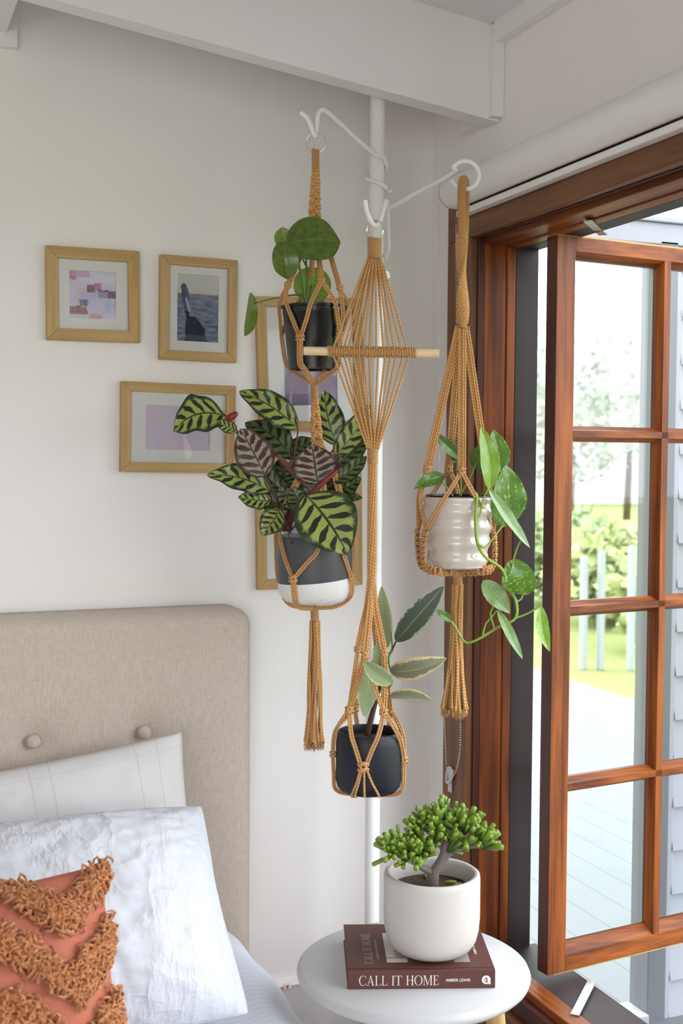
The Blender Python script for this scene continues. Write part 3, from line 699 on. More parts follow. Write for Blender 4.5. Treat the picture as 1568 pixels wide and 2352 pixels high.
M['pep_l'] = leafmat('pale_round_leaf', vein((.25, .36, .06), (.18, .28, .045)), .3)  # paler green version of the round leaf
def potfn(g1, g2, yel, amt):
    def f(t, u_, a_, s_):
        n1 = t.noise(t.coords('UV', (5, 6, 1)), 2.2, 5, .65); n2 = t.noise(t.coords('UV', (2, 3, 1)), 1, 2)
        c_ = t.mix(n2, g1, g2); c_ = t.mix(t.smooth(n1, amt, amt+.09), c_, yel)
        mid = t.math('SUBTRACT', 1.0, t.smooth(a_, .01, .045)); return t.mix(t.math('MULTIPLY', mid, .35), c_, yel)
    return f
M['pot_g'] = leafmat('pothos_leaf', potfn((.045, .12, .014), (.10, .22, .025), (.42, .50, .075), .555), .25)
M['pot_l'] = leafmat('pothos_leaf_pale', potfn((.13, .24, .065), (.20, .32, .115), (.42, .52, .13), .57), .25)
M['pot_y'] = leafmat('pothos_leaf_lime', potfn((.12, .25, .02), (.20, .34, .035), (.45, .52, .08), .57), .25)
def ficfn(g1, g2, cream, e0, e1_):
    def f(t, u_, a_, s_):
        n1 = t.noise(t.coords('UV', (5, 4, 1)), 2.0, 4, .6); k_ = t.math('ADD', a_, t.math('MULTIPLY', t.math('SUBTRACT', n1, .5), .9))
        n2 = t.noise(t.coords('UV', (1.5, 9, 1)), 1.5, 2); c_ = t.mix(n2, g1, g2); c_ = t.mix(t.smooth(k_, e0, e1_), c_, cream)
        mid = t.math('SUBTRACT', 1.0, t.smooth(a_, .015, .05)); return t.mix(t.math('MULTIPLY', mid, .5), c_, cream)
    return f
M['fic_d'] = leafmat('rubber_leaf_dark', ficfn((.022, .040, .020), (.040, .062, .030), (.30, .34, .17), .86, .92), .3)
M['fic_c'] = leafmat('rubber_leaf_cream_edge', ficfn((.17, .20, .12), (.22, .25, .15), (.62, .52, .28), .70, .76), .4)
M['fic_p'] = leafmat('rubber_leaf_underside', ficfn((.23, .30, .13), (.30, .37, .18), (.45, .48, .26), .80, .9), .45)
M['stem_g'] = plain('green_stem', (.10, .20, .03), .45, .4, var=.2)
M['stem_l'] = plain('fresh_green_stem', (.25, .40, .06), .45, .4, var=.15)
M['stem_b'] = plain('brown_stem', (.065, .028, .020), .6, .3, var=.3)
M['stem_p'] = plain('purple_petiole', (.13, .055, .042), .5, .3, var=.3)
M['red'] = plain('rolled_red_leaf', (.20, .022, .026), .4, .4, var=.3)
SHAPES = {
 'ell': lambda u_: math.sin(math.pi*min(1, u_**.85))**.72*(1-.10*u_),
 'heart': lambda u_: (1.0*math.sqrt(max(0, min(1, u_/.16)))*.92 if u_ < .16 else .92+.08*math.sin((u_-.16)/.2*math.pi/2) if u_ < .36 else max(0, (1-((u_-.36)/.64)**1.7))),
 'round': lambda u_: math.sqrt(max(0, 1-(2*u_-1)**2)) if u_ < .72 else .898*max(0, 1-.3*(u_-.72)/.28-.7*((u_-.72)/.28)**2),
 'lance': lambda u_: math.sin(math.pi*u_**.9)**1.1,
}
def leaf(name, parent, base, tip, w, mat, shape='ell', nrm=None, bow=.0, fold=.18, side_bow=0.0, wave=.0, curl=0.0, mats=None, nu=26, nv=12, roll=0.0):
    base, tip = Vector(base), Vector(tip); ax = tip-base; L = ax.length; ax.normalize()
    n_ = Vector(nrm) if nrm else (CAM-base).normalized()
    n_ = (n_-ax*n_.dot(ax)).normalized(); sd = ax.cross(n_).normalized()
    if roll: n_ = Matrix.Rotation(roll, 3, ax) @ n_; sd = ax.cross(n_)
    f = SHAPES[shape]; ph = R.random()*6
    def P(off):
        def g(u_, v_):
            s_ = v_*2-1; k_ = f(u_)*w/2
            mid = base+ax*(L*u_)+n_*(bow*L*4*u_*(1-u_))+sd*(side_bow*L*4*u_*(1-u_))
            z = fold*abs(s_)*k_+curl*(s_*s_)*k_-.25*fold*k_
            z += wave*w*math.sin(u_*17+ph+(2 if s_ > 0 else 0))*abs(s_)**2
            if shape == 'heart' and u_ < .2: back = -(.2-u_)*.9*abs(s_)*L
            else: back = 0
            return mid+sd*(s_*k_)+n_*(z+off)+ax*back
        return g
    mb = MB(); mb.grid(P(.00025), nu, nv, 0, uvf=lambda a, b_: (a, b_)); mb.grid(P(-.00025), nu, nv, 1 if mats else 0, True, uvf=lambda a, b_: (a, b_))
    return mb.build(name, mats or mat, parent, smooth=True)
def stalk(name, parent, pts, rad, mat, n=7, sub=6):
    P = cat(pts, sub); m = len(P)
    rr = [rad[0]+(rad[1]-rad[0])*i/(m-1) for i in range(m)] if isinstance(rad, tuple) else rad
    return MB().tube(P, rr, n).build(name, mat, parent, smooth=True)

# ------------------------------------------------------------------ the plant pole
DP = 2.62
pole = thing('tension_pole', (1.049, 2.402, 0), 'slim white floor to ceiling pole with curved wire arms for hanging plants', 'plant stand')
pcx, pcy = 1.049, 2.402
zt = rake(pcx, ZC)
MB().lathe([(.026, 0), (.026, .012), (.0165, .02), (.0165, zt-.19), (.0155, zt-.188), (.0155, zt-.012), (.022, zt-.010), (.022, zt-.0005)], (pcx, pcy, 0), 24).build('pole', M['powder'], pole, smooth=True, sharp=40)
def at(px, py, k): return aD(px, py, k)
WR = .0048
D1, D2, D3 = 2.45, 2.40, 2.30
# arm one: coil round the pole, reach to the left, hook
coil = []
pz1 = at(862, 372, DP).z; pz2 = at(862, 428, DP).z
rc_ = .0165+WR
def around(a, z): return Vector((pcx, pcy, z))+(HR*math.cos(a)-HN*math.sin(a))*rc_
p_ = [at(688, 258, D1-.012), at(703, 268, D1-.008), at(714, 290, D1-.003), at(723, 313, D1), at(728, 290, D1+.005), at(731, 262, D1+.008), at(742, 253, D1+.016), at(760, 264, D1+.03)]
arm = cat(p_, 6)
arm += cat([at(760, 264, D1+.03), at(850, 346, DP-.045), around(.9, at(872, 366, DP).z)], 4)[1:]
arm += [around(a, at(885, 378, DP).z+(at(838, 412, DP).z-at(885, 378, DP).z)*(.6-a)/(.6+math.pi*2-2.6)) for a in [.6-i*.22 for i in range(1, 17)]]
arm += [around(a, at(840, 410, DP).z+(at(896, 438, DP).z-at(840, 410, DP).z)*(math.pi-a)/math.pi) for a in [math.pi*(1-i/12) for i in range(13)]]
arm += [at(899, 440, DP-.012)]
MB().tube(arm, WR, 10).build('wire_arm', M['powder'], pole, smooth=True)
# arm two: reach to the right with an open loop
lp = [at(1068+32*math.cos(a), 402+32*math.sin(a), D2+.010*math.sin(a)) for a in [math.radians(-75-i*20) for i in range(18)]]
arm = lp[::-1]+[]
q0 = at(1040, 398, D2+.01)
arm2 = [at(892, 481, DP-.02), at(960, 441, 2.51), q0]+[at(1068+32*math.cos(a), 402+32*math.sin(a), D2-.008*math.sin(a*.5)) for a in [math.radians(195+i*18) for i in range(1, 19)]]
MB().tube(cat(arm2, 4), WR, 10).build('wire_arm', M['powder'], pole, smooth=True)
# arm three: forward hook in front of the pole
arm3 = [at(838, 458, D3-.03), at(842, 486, D3-.02), at(851, 507, D3-.008), at(861, 517, D3), at(872, 505, D3+.012), at(880, 482, D3+.03), at(886, 462, D3+.05), at(889, 475, 2.42), at(891, 530, 2.50), at(892, 572, 2.56), at(886, 585, 2.58), around(.2, at(878, 588, DP).z)]
arm3 = cat(arm3, 5)+[around(.2-i*.3, at(878, 588, DP).z-.002*i) for i in range(1, 14)]
MB().tube(arm3, WR, 10).build('wire_arm', M['powder'], pole, smooth=True)
kn = at(887, 632, DP-.03); cpp = Vector((pcx, pcy, kn.z)); kd = (kn-cpp).normalized()
MB().tube([cpp+kd*.015, cpp+kd*.021, cpp+kd*.022, cpp+kd*.038], [.006, .006, .010, .009], 14).build('clamp_knob', M['powder'], pole, smooth=True, sharp=50)

# ------------------------------------------------------------------ macrame tools
CR = .0023
def cord(parent, pts, rad=CR, sub=5, mat=None, name='cord', n=6):
    return MB().tube(cat(pts, sub), rad, n).build(name, mat or M['cord'], parent, smooth=True)
def bundle(parent, pts, n=2, gap=.0046, rad=CR, nrm=None, twist=0, name='cord', taper=1.0):
    P = cat(pts, 6); m = len(P)
    for k in range(n):
        Q = []
        for i, p in enumerate(P):
            t_ = (P[min(i+1, m-1)]-P[max(i-1, 0)]).normalized(); vw = (CAM-p).normalized(); s_ = t_.cross(vw).normalized()
            a_ = twist*i/m*2*math.pi
            if n <= 2 or not twist: o_ = (s_*((k-(n-1)/2)*gap)+vw*(.0012*(k % 2)))*min(1, taper+(1-taper)*2.5*i/m)
            else:
                a_ += 2*math.pi*k/n; o_ = (s_*math.cos(a_)+vw*math.sin(a_))*gap*n/6
            Q.append(p+o_)
        MB().tube(Q, rad, 6).build(name, M['cord'], parent, smooth=True)
def knot(parent, p, w=.011, h=.009, ax=None, name='knot'):
    ax = ax or Vector((0, 0, 1)); vw = (CAM-p).normalized(); s_ = ax.cross(vw).normalized(); u_ = vw.cross(s_)
    mb = MB()
    for dz in (-.28, .28):
        pts = [p+s_*(w*.5*math.cos(a))+vw*(w*.42*math.sin(a))+u_*(h*dz+h*.12*math.sin(a*2)) for a in [i*math.pi/7 for i in range(14)]]
        mb.tube(pts, CR*1.05, 6, closed=True)
    pts = [p+s_*(w*.25*math.cos(a))+u_*(h*.55*math.sin(a))+vw*(w*.36) for a in [i*math.pi/6 for i in range(12)]]
    mb.tube(pts, CR*.9, 6, closed=True)
    return mb.build(name, M['cord'], parent, smooth=True)
def wrapc(parent, p0, p1, rad, rad1=None, name='wrapping', turns=None, cr=.0013):
    L = (p1-p0).length; ax = (p1-p0).normalized(); nn = ax.orthogonal().normalized(); b2 = ax.cross(nn)
    turns = turns or max(3, int(L/(cr*2.05))); pts = []
    for i in range(turns*10+1):
        a_ = 2*math.pi*i/10; k_ = i/(turns*10); r_ = rad+((rad1 or rad)-rad)*k_
        pts.append(p0+ax*(L*k_)+(nn*math.cos(a_)+b2*math.sin(a_))*(r_-cr))
    mb = MB().tube(pts, cr, 5); mb.tube([p0+ax*.001, p1-ax*.001], [rad-cr, (rad1 or rad)-cr], 12)
    return mb.build(name, M['wrap'], parent, smooth=True)
def ring(parent, c_, rad, thick, nrm, name='ring', mat=None, sq=1.0):
    nrm = nrm.normalized(); a1 = nrm.orthogonal().normalized(); zz = Vector((0, 0, 1)); a1 = (zz-nrm*zz.dot(nrm)).normalized(); a2 = nrm.cross(a1)
    pts = [c_+a1*(rad*math.cos(i*math.pi/18))+a2*(rad*sq*math.sin(i*math.pi/18)) for i in range(36)]
    return MB().tube(pts, thick, 8, closed=True).build(name, mat or M['steel'], parent, smooth=True)
def oncyl(px, py, cx, k, rad, front=True):     # a point on an upright cylinder seen at pixel px,py
    s_ = (px-cx)*PXM(k); s_ = max(-rad, min(rad, s_)); dz = math.sqrt(max(0, rad*rad-s_*s_))
    return aD(px, py, k-dz if front else k+dz)
def tassel(parent, top, length, r0_, r1_, n, seed, lean=Vector((0, 0, 0)), ex_p=1.3):
    rr = random.Random(seed)
    for i in range(n):
        a_ = 2*math.pi*i*.618+rr.uniform(-.3, .3); L = length*rr.uniform(.95, 1.0); ph = rr.uniform(0, 6)
        rho = math.sqrt(rr.random()); pts = []
        for j in range(9):
            k_ = j/8; rad = rho*(r0_+(r1_-r0_)*k_**ex_p); aa = a_+.35*math.sin(k_*5+ph)
            pts.append(top+Vector((math.cos(aa)*rad, math.sin(aa)*rad, -L*k_))+lean*k_+Vector((.0016*math.sin(k_*9+ph), .0016*math.cos(k_*8+ph), 0))*k_)
        P = cat(pts, 4); m = len(P)
        MB().tube(P, [CR]*(m-3)+[CR*1.15, CR*1.4, CR*1.7], 6).build('tassel_cord', M['cord'], parent, smooth=True)
    mb = MB()
    for i in range(n*14):     # frayed ends
        a_ = rr.uniform(0, 6.283); q = r1_*math.sqrt(rr.random()); p = top+lean+Vector((math.cos(a_)*q, math.sin(a_)*q, -length*rr.uniform(.95, .985)))
        d_ = Vector((math.cos(a_)*.25*rr.random(), math.sin(a_)*.25*rr.random(), -1)).normalized()*rr.uniform(.006, .016)
        mb.tube([p, p+d_*.5, p+d_+Vector((rr.uniform(-.002, .002), rr.uniform(-.002, .002), 0))], [.0008, .0007, .0003], 4, caps=False)
    mb.build('frayed_end', M['cord'], parent, smooth=True, kind='stuff')
def pot_thing(name, cx, ybase, k, label, catg='potted plant'):
    p = aD(cx, ybase, k); return thing(name, p, label, catg)

# ------------------------------------------------------------------ hanger one: two tiers, left
h1 = thing('macrame_hanger', at(722, 1395, D1), 'two-tier tan macrame hanger carrying the black nursery pot and grey dipped pot', 'plant hanger', 'macrame plant hangers')
ring(h1, at(725, 328, D1), 23.5*PXM(D1), .0013, HN+HR*.25)
wrapc(h1, at(724.5, 343, D1), at(724.5, 388, D1), .0083)
def braid(parent, p0, p1, amp, turns, n=3, r_=.0036):
    ax = p1-p0
    for k in range(n):
        pts = []
        for i in range(turns*8+1):
            t_ = i/(turns*8); a_ = 2*math.pi*(t_*turns+k/n); w_ = amp[0]+(amp[1]-amp[0])*t_
            pts.append(p0+ax*t_+HR*(w_*math.sin(a_))-HN*(.5*w_*math.sin(2*a_)))
        MB().tube(pts, r_, 7).build('braid_cord', M['cord'], parent, smooth=True)
braid(h1, at(725, 386, D1), at(722, 500, D1), (.0042, .0100), 2, 3, .0048)
R1 = .070
top1 = at(722, 495, D1)
ka = oncyl(661, 655, 721, D1, R1+.006); kb = oncyl(738, 645, 721, D1, R1+.004); kc = oncyl(780, 660, 721, D1, R1+.006); kd_ = aD(713, 676, D1+R1)
kf = oncyl(689, 776, 721, D1, R1-.002)
bundle(h1, [top1+Vector((-.006, 0, 0)), at(688, 590, D1-.03), ka], 3, .0036)
bundle(h1, [top1, at(732, 590, D1-.045), kb], 3, .0036)
bundle(h1, [top1+Vector((.005, 0, 0)), at(755, 575, D1-.015), kc], 3, .0034)
bundle(h1, [top1, at(717, 590, D1+.04), kd_], 3, .0034)
for p in (ka, kb, kc, kd_): knot(h1, p, .011, .010)
bundle(h1, [ka, oncyl(656, 690, 721, D1, R1+.004), oncyl(672, 735, 721, D1, R1), kf], 2)
bundle(h1, [kb, oncyl(714, 695, 721, D1, R1+.005), oncyl(703, 735, 721, D1, R1+.002), kf], 2)
kr = oncyl(779, 768, 721, D1, R1-.002)
bundle(h1, [kb, oncyl(768, 692, 721, D1, R1+.005), oncyl(775, 730, 721, D1, R1+.001), kr], 2)
bundle(h1, [kc, oncyl(785, 690, 721, D1, R1+.005), oncyl(786, 730, 721, D1, R1), kr], 2)
kl = oncyl(646, 770, 721, D1, R1+.004, False)
bundle(h1, [ka, aD(642, 695, D1-.01), aD(643, 735, D1+.01), kl], 2, .0035)
bundle(h1, [kc, aD(798, 700, D1+.01), aD(796, 740, D1+.02), aD(778, 775, D1+.04)], 2, .0035)
bundle(h1, [kd_, aD(680, 700, D1+.07), kl], 2); bundle(h1, [kd_, aD(745, 700, D1+.07), aD(778, 775, D1+.04)], 2)
g1 = at(722, 884, D1)
bundle(h1, [kf, oncyl(689, 830, 721, D1, .060), oncyl(697, 846, 721, D1, .058), g1], 3, .0042)
bundle(h1, [kr, oncyl(778, 830, 721, D1, .060), aD(769, 849, D1-.03), g1], 2)
bundle(h1, [kl, aD(655, 830, D1+.02), aD(668, 849, D1+.02), g1], 2)
bundle(h1, [aD(778, 775, D1+.04), aD(765, 830, D1+.045), aD(748, 848, D1+.04), g1], 2)
knot(h1, kf, .015, .012); knot(h1, kr, .012, .011)
wrapc(h1, at(722, 882, D1), at(722.5, 918, D1), .0082)
# second tier
R2 = .080; c2 = 722
braid(h1, at(723, 916, D1), at(728, 1015, D1), (.004, .010), 1, 4, .0046)
top2 = at(728, 1010, D1); kj = oncyl(673, 1330, c2, D1, R2+.002); kjr = oncyl(806, 1325, c2, D1, R2+.002)
sL = oncyl(645, 1185, c2, D1, R2-.01); sF = at(744, 1150, D1-.05); sR = at(790, 1180, D1+.01); sB = at(700, 1190, D1+.06)
for q, pa in ((sL, at(690, 1090, D1-.02)), (sF, at(737, 1070, D1-.03)), (sR, at(765, 1080, D1)), (sB, at(716, 1090, D1+.02))): bundle(h1, [top2, pa, q], 4, .0034)
for q in (sL, sF, sR): knot(h1, q, .011, .011)
bundle(h1, [sL, oncyl(642, 1230, c2, D1, R2+.003), oncyl(655, 1285, c2, D1, R2+.002), kj], 2)
bundle(h1, [sF, oncyl(733, 1255, c2, D1, R2+.003), oncyl(703, 1295, c2, D1, R2+.002), kj], 2)
bundle(h1, [sF, oncyl(775, 1240, c2, D1, R2+.003), oncyl(791, 1280, c2, D1, R2+.002), kjr], 2)
bundle(h1, [sR, aD(802, 1230, D1+.01), aD(807, 1280, D1+.0), kjr], 2)
bundle(h1, [sL, aD(633, 1225, D1+.01), aD(634, 1270, D1+.03)], 2, .0035)
g2 = at(722, 1396, D1)
bundle(h1, [kj, oncyl(676, 1365, c2, D1, R2), aD(683, 1391, D1-.045), aD(705, 1396, D1-.02), g2], 3, .004)
bundle(h1, [kjr, oncyl(808, 1360, c2, D1, R2), aD(795, 1380, D1-.005), aD(765, 1394, D1), g2], 2)
bundle(h1, [aD(634, 1270, D1+.03), aD(640, 1340, D1+.03), aD(665, 1388, D1+.03), g2], 2)
bundle(h1, [sB, aD(715, 1280, D1+R2+.004), aD(720, 1370, D1+R2), aD(722, 1394, D1+.03), g2], 2)
knot(h1, kj, .015, .012); knot(h1, kjr, .011, .011)
wrapc(h1, at(722, 1394, D1), at(723, 1427, D1), .0088, .0094)
tassel(h1, at(723, 1426, D1), 292*PXM(D1), .0095, .0195, 22, 5)

# pot one: black nursery pot
pc1 = aD(721, 849, D1)
pep = thing('potted_peperomia', pc1, 'round-leaved green plant in a black plastic nursery pot', 'potted plant')
zr_ = (690-849)*-PXM(D1)
hh = aD(721, 706, D1).z-pc1.z
MB().lathe([(.0001, .004), (.045, .004), (.048, 0), (.0515, 0), (.0525, .008), (.0635, hh-.016), (.0645, hh-.014), (.0650, hh-.004), (.0682, hh-.003), (.0684, hh+.001), (.067, hh+.002), (.0635, hh+.001), (.0630, hh-.012), (.0001, hh-.012)], pc1, 48).build('pot', M['blackplastic'], pep, smooth=True, sharp=35)
MB().lathe([(.0001, hh-.0105), (.0625, hh-.0105)], pc1, 32, cap=False).build('soil', M['soil'], pep)
zl = Vector((0, 0, 1)); VW = -HN
tocam = (CAM-pc1).normalized()
b0 = at(702, 705, D1-.005)
leaf('leaf', pep, at(657, 560, D1-.055), at(782, 556, D1-.03), .103, M['pep'], 'round', tocam+zl*.5-HR*.1, bow=.10, fold=-.05, curl=.12)
leaf('leaf', pep, at(650, 553, D1-.06), at(660, 642, D1-.055), .052, M['pep'], 'round', tocam+zl*.3, bow=.18, fold=.25, curl=-.1)
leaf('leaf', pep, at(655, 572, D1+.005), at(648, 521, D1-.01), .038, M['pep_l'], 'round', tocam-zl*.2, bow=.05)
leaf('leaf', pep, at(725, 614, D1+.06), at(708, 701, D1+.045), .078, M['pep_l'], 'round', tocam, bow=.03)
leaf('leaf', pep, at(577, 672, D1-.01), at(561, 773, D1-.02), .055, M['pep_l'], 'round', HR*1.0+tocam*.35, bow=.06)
for pts, rd in (([b0, at(695, 650, D1-.015), at(686, 600, D1-.03), at(688, 556, D1-.05)], (.0036, .002)), ([b0, at(706, 650, D1), at(703, 600, D1), at(704, 575, D1-.02)], (.003, .0018)),
                ([b0, at(693, 640, D1-.02), at(680, 590, D1-.045), at(662, 565, D1-.055)], (.0025, .0015)), ([b0, at(690, 678, D1-.01), at(630, 685, D1-.012), at(583, 697, D1-.012)], (.0022, .0014)),
                ([b0, at(712, 680, D1+.03), at(716, 650, D1+.055)], (.0022, .0014)), ([at(703, 612, D1), at(690, 590, D1), at(655, 566, D1+.004)], (.002, .0014))):
    stalk('stem', pep, pts, rd, M['stem_g'])

# pot two: grey dipped pot with striped leaves
pc2 = aD(722, 1384, D1); h2_ = aD(722, 1230, D1).z-pc2.z
cal = thing('potted_calathea', pc2, 'dark striped-leaf plant with purple undersides in a grey and white dipped pot', 'potted plant')
t = NT('two_tone_dip_glaze'); tcx = t.n('ShaderNodeTexCoord'); sx2 = t.n('ShaderNodeSeparateXYZ'); t.ln(tcx.outputs['Object'], sx2.inputs[0])
gz = t.math('ADD', sx2.outputs[2], t.math('MULTIPLY', sx2.outputs[0], -.10)); sp_ = t.noise(t.coords('Object'), 120, 1)
whitec = t.mix(t.smooth(sp_, .76, .79), (.80, .78, .77), (.2, .17, .15)); rg = t.math('FRACT', t.math('MULTIPLY', sx2.outputs[2], 300))
t.set(t.mix(t.smooth(gz, .0485, .0492), whitec, (.075, .075, .082)), .42, .4); t.bump(rg, .05, .001); M['dip'] = t.m
MB().lathe([(.0001, 0), (.045, 0), (.060, .004), (.070, .014), (.0755, .032), (.0775, .06), (.0778, h2_*.7), (.0765, h2_-.004), (.0745, h2_), (.0725, h2_-.002), (.071, h2_-.03), (.0001, h2_-.03)], pc2, 56).build('pot', M['dip'], cal, smooth=True, sharp=60)
MB().lathe([(.0001, h2_-.028), (.0708, h2_-.028)], pc2, 32, cap=False).build('soil', M['soil'], cal)
hp2 = oncyl(670, 1247, c2, D1, .0773); hd = (hp2-Vector((pc2.x, pc2.y, hp2.z))).normalized()
MB().tube([hp2-hd*.002, hp2+hd*.0006], .0022, 12).build('drain_hole', plain('hole_dark', (.01, .008, .008), .9), cal)
root = at(655, 1215, D1)
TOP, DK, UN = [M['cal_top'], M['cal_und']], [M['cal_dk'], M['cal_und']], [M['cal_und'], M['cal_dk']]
LV = [ # base px, dz, tip px, dz, width px, mats, bow, fold, normal tweak, side_bow, wave
 ((520, 957), -.02, (398, 992), -.05, 88, TOP, .10, .10, (0, .6), .16, .05),
 ((545, 990), -.03, (492, 968), -.04, 26, TOP, .05, .5, (0, .2), 0, .05),
 ((684, 985), .01, (549, 899), .02, 62, TOP, .06, .12, (0, .4), .05, .05),
 ((668, 1050), .02, (562, 972), .05, 66, DK, .05, .1, (0, .4), .10, .04),
 ((655, 1052), .03, (732, 1012), .05, 44, DK, .06, .1, (0, .4), -.06, .04),
 ((609, 1094), -.055, (552, 984), -.075, 78, UN, -.05, .12, (0, -.2), 0, .03),
 ((729, 1112), -.07, (716, 1021), -.09, 94, UN, -.05, .16, (0, -.2), 0, .03),
 ((772, 1022), .03, (744, 896), .05, 64, TOP, .05, .16, (0, .2), -.04, .05),
 ((768, 1048), .0, (851, 927), -.01, 50, TOP, .05, .2, (0, .3), .05, .05),
 ((768, 1072), .03, (846, 1004), .04, 44, DK, .05, .1, (0, .3), .03, .04),
 ((766, 1108), .0, (842, 1048), .01, 38, DK, .06, .2, (0, .5), .05, .05),
 ((762, 1132), .02, (830, 1098), .01, 44, DK, .08, .2, (0, .5), .08, .06),
 ((775, 1142), .01, (833, 1144), .0, 24, DK, .06, .2, (0, .6), 0, .05),
 ((703, 1138), -.08, (798, 1273), -.115, 124, TOP, .06, .10, (0, .55), -.03, .02),
 ((620, 1128), -.02, (476, 1090), -.045, 58, TOP, .07, .22, (0, .5), .06, .07),
 ((622, 1150), -.02, (546, 1142), -.04, 42, TOP, .06, .2, (0, .5), -.05, .05),
 ((642, 1170), -.04, (600, 1229), -.06, 52, TOP, .08, .2, (0, .4), -.06, .04),
 ((645, 1125), .0, (556, 1064), .01, 50, DK, .05, .2, (0, .4), .03, .05),
 ((660, 1130), .03, (640, 1055), .05, 60, DK, .05, .1, (0, .3), 0, .03),
 ((700, 1125), .03, (690, 1050), .06, 70, DK, .05, .1, (0, .3), 0, .03),
 ((640, 1150), .01, (668, 1085), .02, 54, DK, .05, .1, (0, .3), 0, .03),
 ((680, 1165), -.01, (640, 1120), -.02, 50, DK, .05, .1, (0, .3), 0, .03),
 ((690, 1170), -.02, (672, 1118), -.025, 46, DK, .04, .1, (0, .3), 0, .03),
 ((735, 1140), .02, (765, 1085), .03, 56, DK, .05, .1, (0, .3), 0, .03),
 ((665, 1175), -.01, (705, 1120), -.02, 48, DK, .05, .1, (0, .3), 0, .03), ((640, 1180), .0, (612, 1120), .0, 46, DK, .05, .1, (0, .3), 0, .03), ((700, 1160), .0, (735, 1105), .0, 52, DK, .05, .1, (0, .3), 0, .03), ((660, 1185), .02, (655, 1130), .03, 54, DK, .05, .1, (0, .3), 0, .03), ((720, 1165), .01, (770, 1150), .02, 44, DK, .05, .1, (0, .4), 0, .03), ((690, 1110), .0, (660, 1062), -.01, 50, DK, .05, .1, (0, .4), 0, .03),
]
for (bpx, bd, tpx, td, wpx, mt, bow, fold, (nx, nz_), sb_, wv) in LV:
    B_ = at(*bpx, D1+bd); T_ = at(*tpx, D1+td)
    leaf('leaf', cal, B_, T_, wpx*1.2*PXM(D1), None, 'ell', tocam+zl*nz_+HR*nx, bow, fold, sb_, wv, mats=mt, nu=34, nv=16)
    mid = root.lerp(B_, .55)+Vector((0, 0, .01)); stalk('petiole', cal, [root+Vector((R.uniform(-.012, .012), R.uniform(-.012, .012), -.004)), mid, B_, B_.lerp(T_, .12)], (.0022, .0013), M['stem_p'], 6, 5)
def furl(pts, r_, mat): 
    P = cat(pts, 6); m = len(P); MB().tube(P, [r_*(.35+.65*math.sin(math.pi*min(.97, (i+.6)/m))) for i in range(m)], 9).build('furled_leaf', mat, cal, smooth=True)
furl([at(636, 1044, D1-.06), at(668, 1080, D1-.06), at(706, 1120, D1-.055)], .0065, M['stem_p'])
furl([at(545, 948, D1-.045), at(530, 958, D1-.045), at(518, 962, D1-.04)], .0075, M['red'])
furl([at(770, 1050, D1-.06), at(762, 1062, D1-.06), at(752, 1072, D1-.06)], .0065, M['red'])
furl([at(775, 1080, D1-.08), at(755, 1096, D1-.085), at(735, 1115, D1-.085), at(712, 1130, D1-.08)], .0055, M['red'])
stalk('petiole', cal, [root, at(668, 1225, D1-.03), hp2+hd*.012+Vector((0, 0, .02)), hp2+hd*.002], (.0018, .001), M['stem_p'])

# ------------------------------------------------------------------ hanger two: diamond with dowel, centre
h3 = thing('macrame_hanger', at(846, 1832, D3), 'tan macrame hanger fanned into a diamond over a wooden dowel', 'plant hanger', 'macrame plant hangers')
ring(h3, at(860, 530, D3), 23*PXM(D3), .0017, HN+HR*.75)
wrapc(h3, at(860, 547, D3), at(859.5, 593, D3), .0142, .0135)
xs_t = [765, 778, 790, 800, 811, 824, 835, 848, 864, 880, 892, 905, 921, 935]
dl = at(697, 806, D3+.004); dr = at(1008, 812, D3+.004)
MB().tube([dl, dr], 10*PXM(D3), 18).build('dowel', M['dowel'], h3, smooth=True, sharp=50)
ax_ = (dr-dl).normalized()
wrapc(h3, at(753, 807, D3+.004), at(956, 810, D3+.004), .0118, name='dowel_wrap', turns=35, cr=.0025)
n_ = len(xs_t)
for i, x in enumerate(xs_t):
    k = i/(n_-1); yt = 807+(x-753)*3/203
    dy = .006*((i % 2)-.5)
    cord(h3, [at(846+27*k, 588, D3+dy), at(846+27*k, 588, D3+dy).lerp(at(x, yt-8, D3-.006), .5)+Vector((0, 0, -.0008)), at(x, yt-8, D3-.006)], CR*.92, 5)
    xb = x+(3 if x > 855 else -1)
    cord(h3, [at(xb+1, yt+9, D3-.006), at(xb+1, yt+9, D3-.006).lerp(at(845+22*k, 1034, D3+dy), .5), at(845+22*k, 1034, D3+dy)], CR*.92, 5)
wrapc(h3, at(856, 1030, D3), at(855.5, 1064, D3), .0108)
# long bundle
for i in range(10):
    a0 = 2*math.pi*i/10; pts = []
    for j in range(15):
        t_ = j/14; y = 1060+(1385-1060)*t_; a_ = a0+t_*2.6; rad = (8.5-4.0*max(0, t_-.72)/.28)*PXM(D3)
        pts.append(at(855-2*t_, y, D3)+HR*(rad*math.cos(a_))-HN*(rad*math.sin(a_)))
    cord(h3, pts, CR, 3)
R3 = 80*PXM(D3); c3 = 846
gA = at(853, 1325, D3)
k1 = at(822, 1492, D3-.01); k2 = at(838, 1505, D3-.05); k3 = at(882, 1500, D3-.03); k4 = at(866, 1495, D3+.04)
bundle(h3, [gA+HR*-.005, at(842, 1395, D3-.004), at(833, 1440, D3-.005), k1], 4, .0032, taper=.1); bundle(h3, [gA+HR*-.001, at(849, 1395, D3-.012), at(845, 1440, D3-.03), k2], 4, .0032, taper=.1); bundle(h3, [gA+HR*.005, at(862, 1395, D3-.008), at(870, 1440, D3-.015), k3], 4, .0034, taper=.1); bundle(h3, [gA+HR*.002, at(856, 1395, D3+.008), at(860, 1440, D3+.02), k4], 3, .0034, taper=.1)
for p in (k1, k2, k3, k4): knot(h3, p, .012, .011)
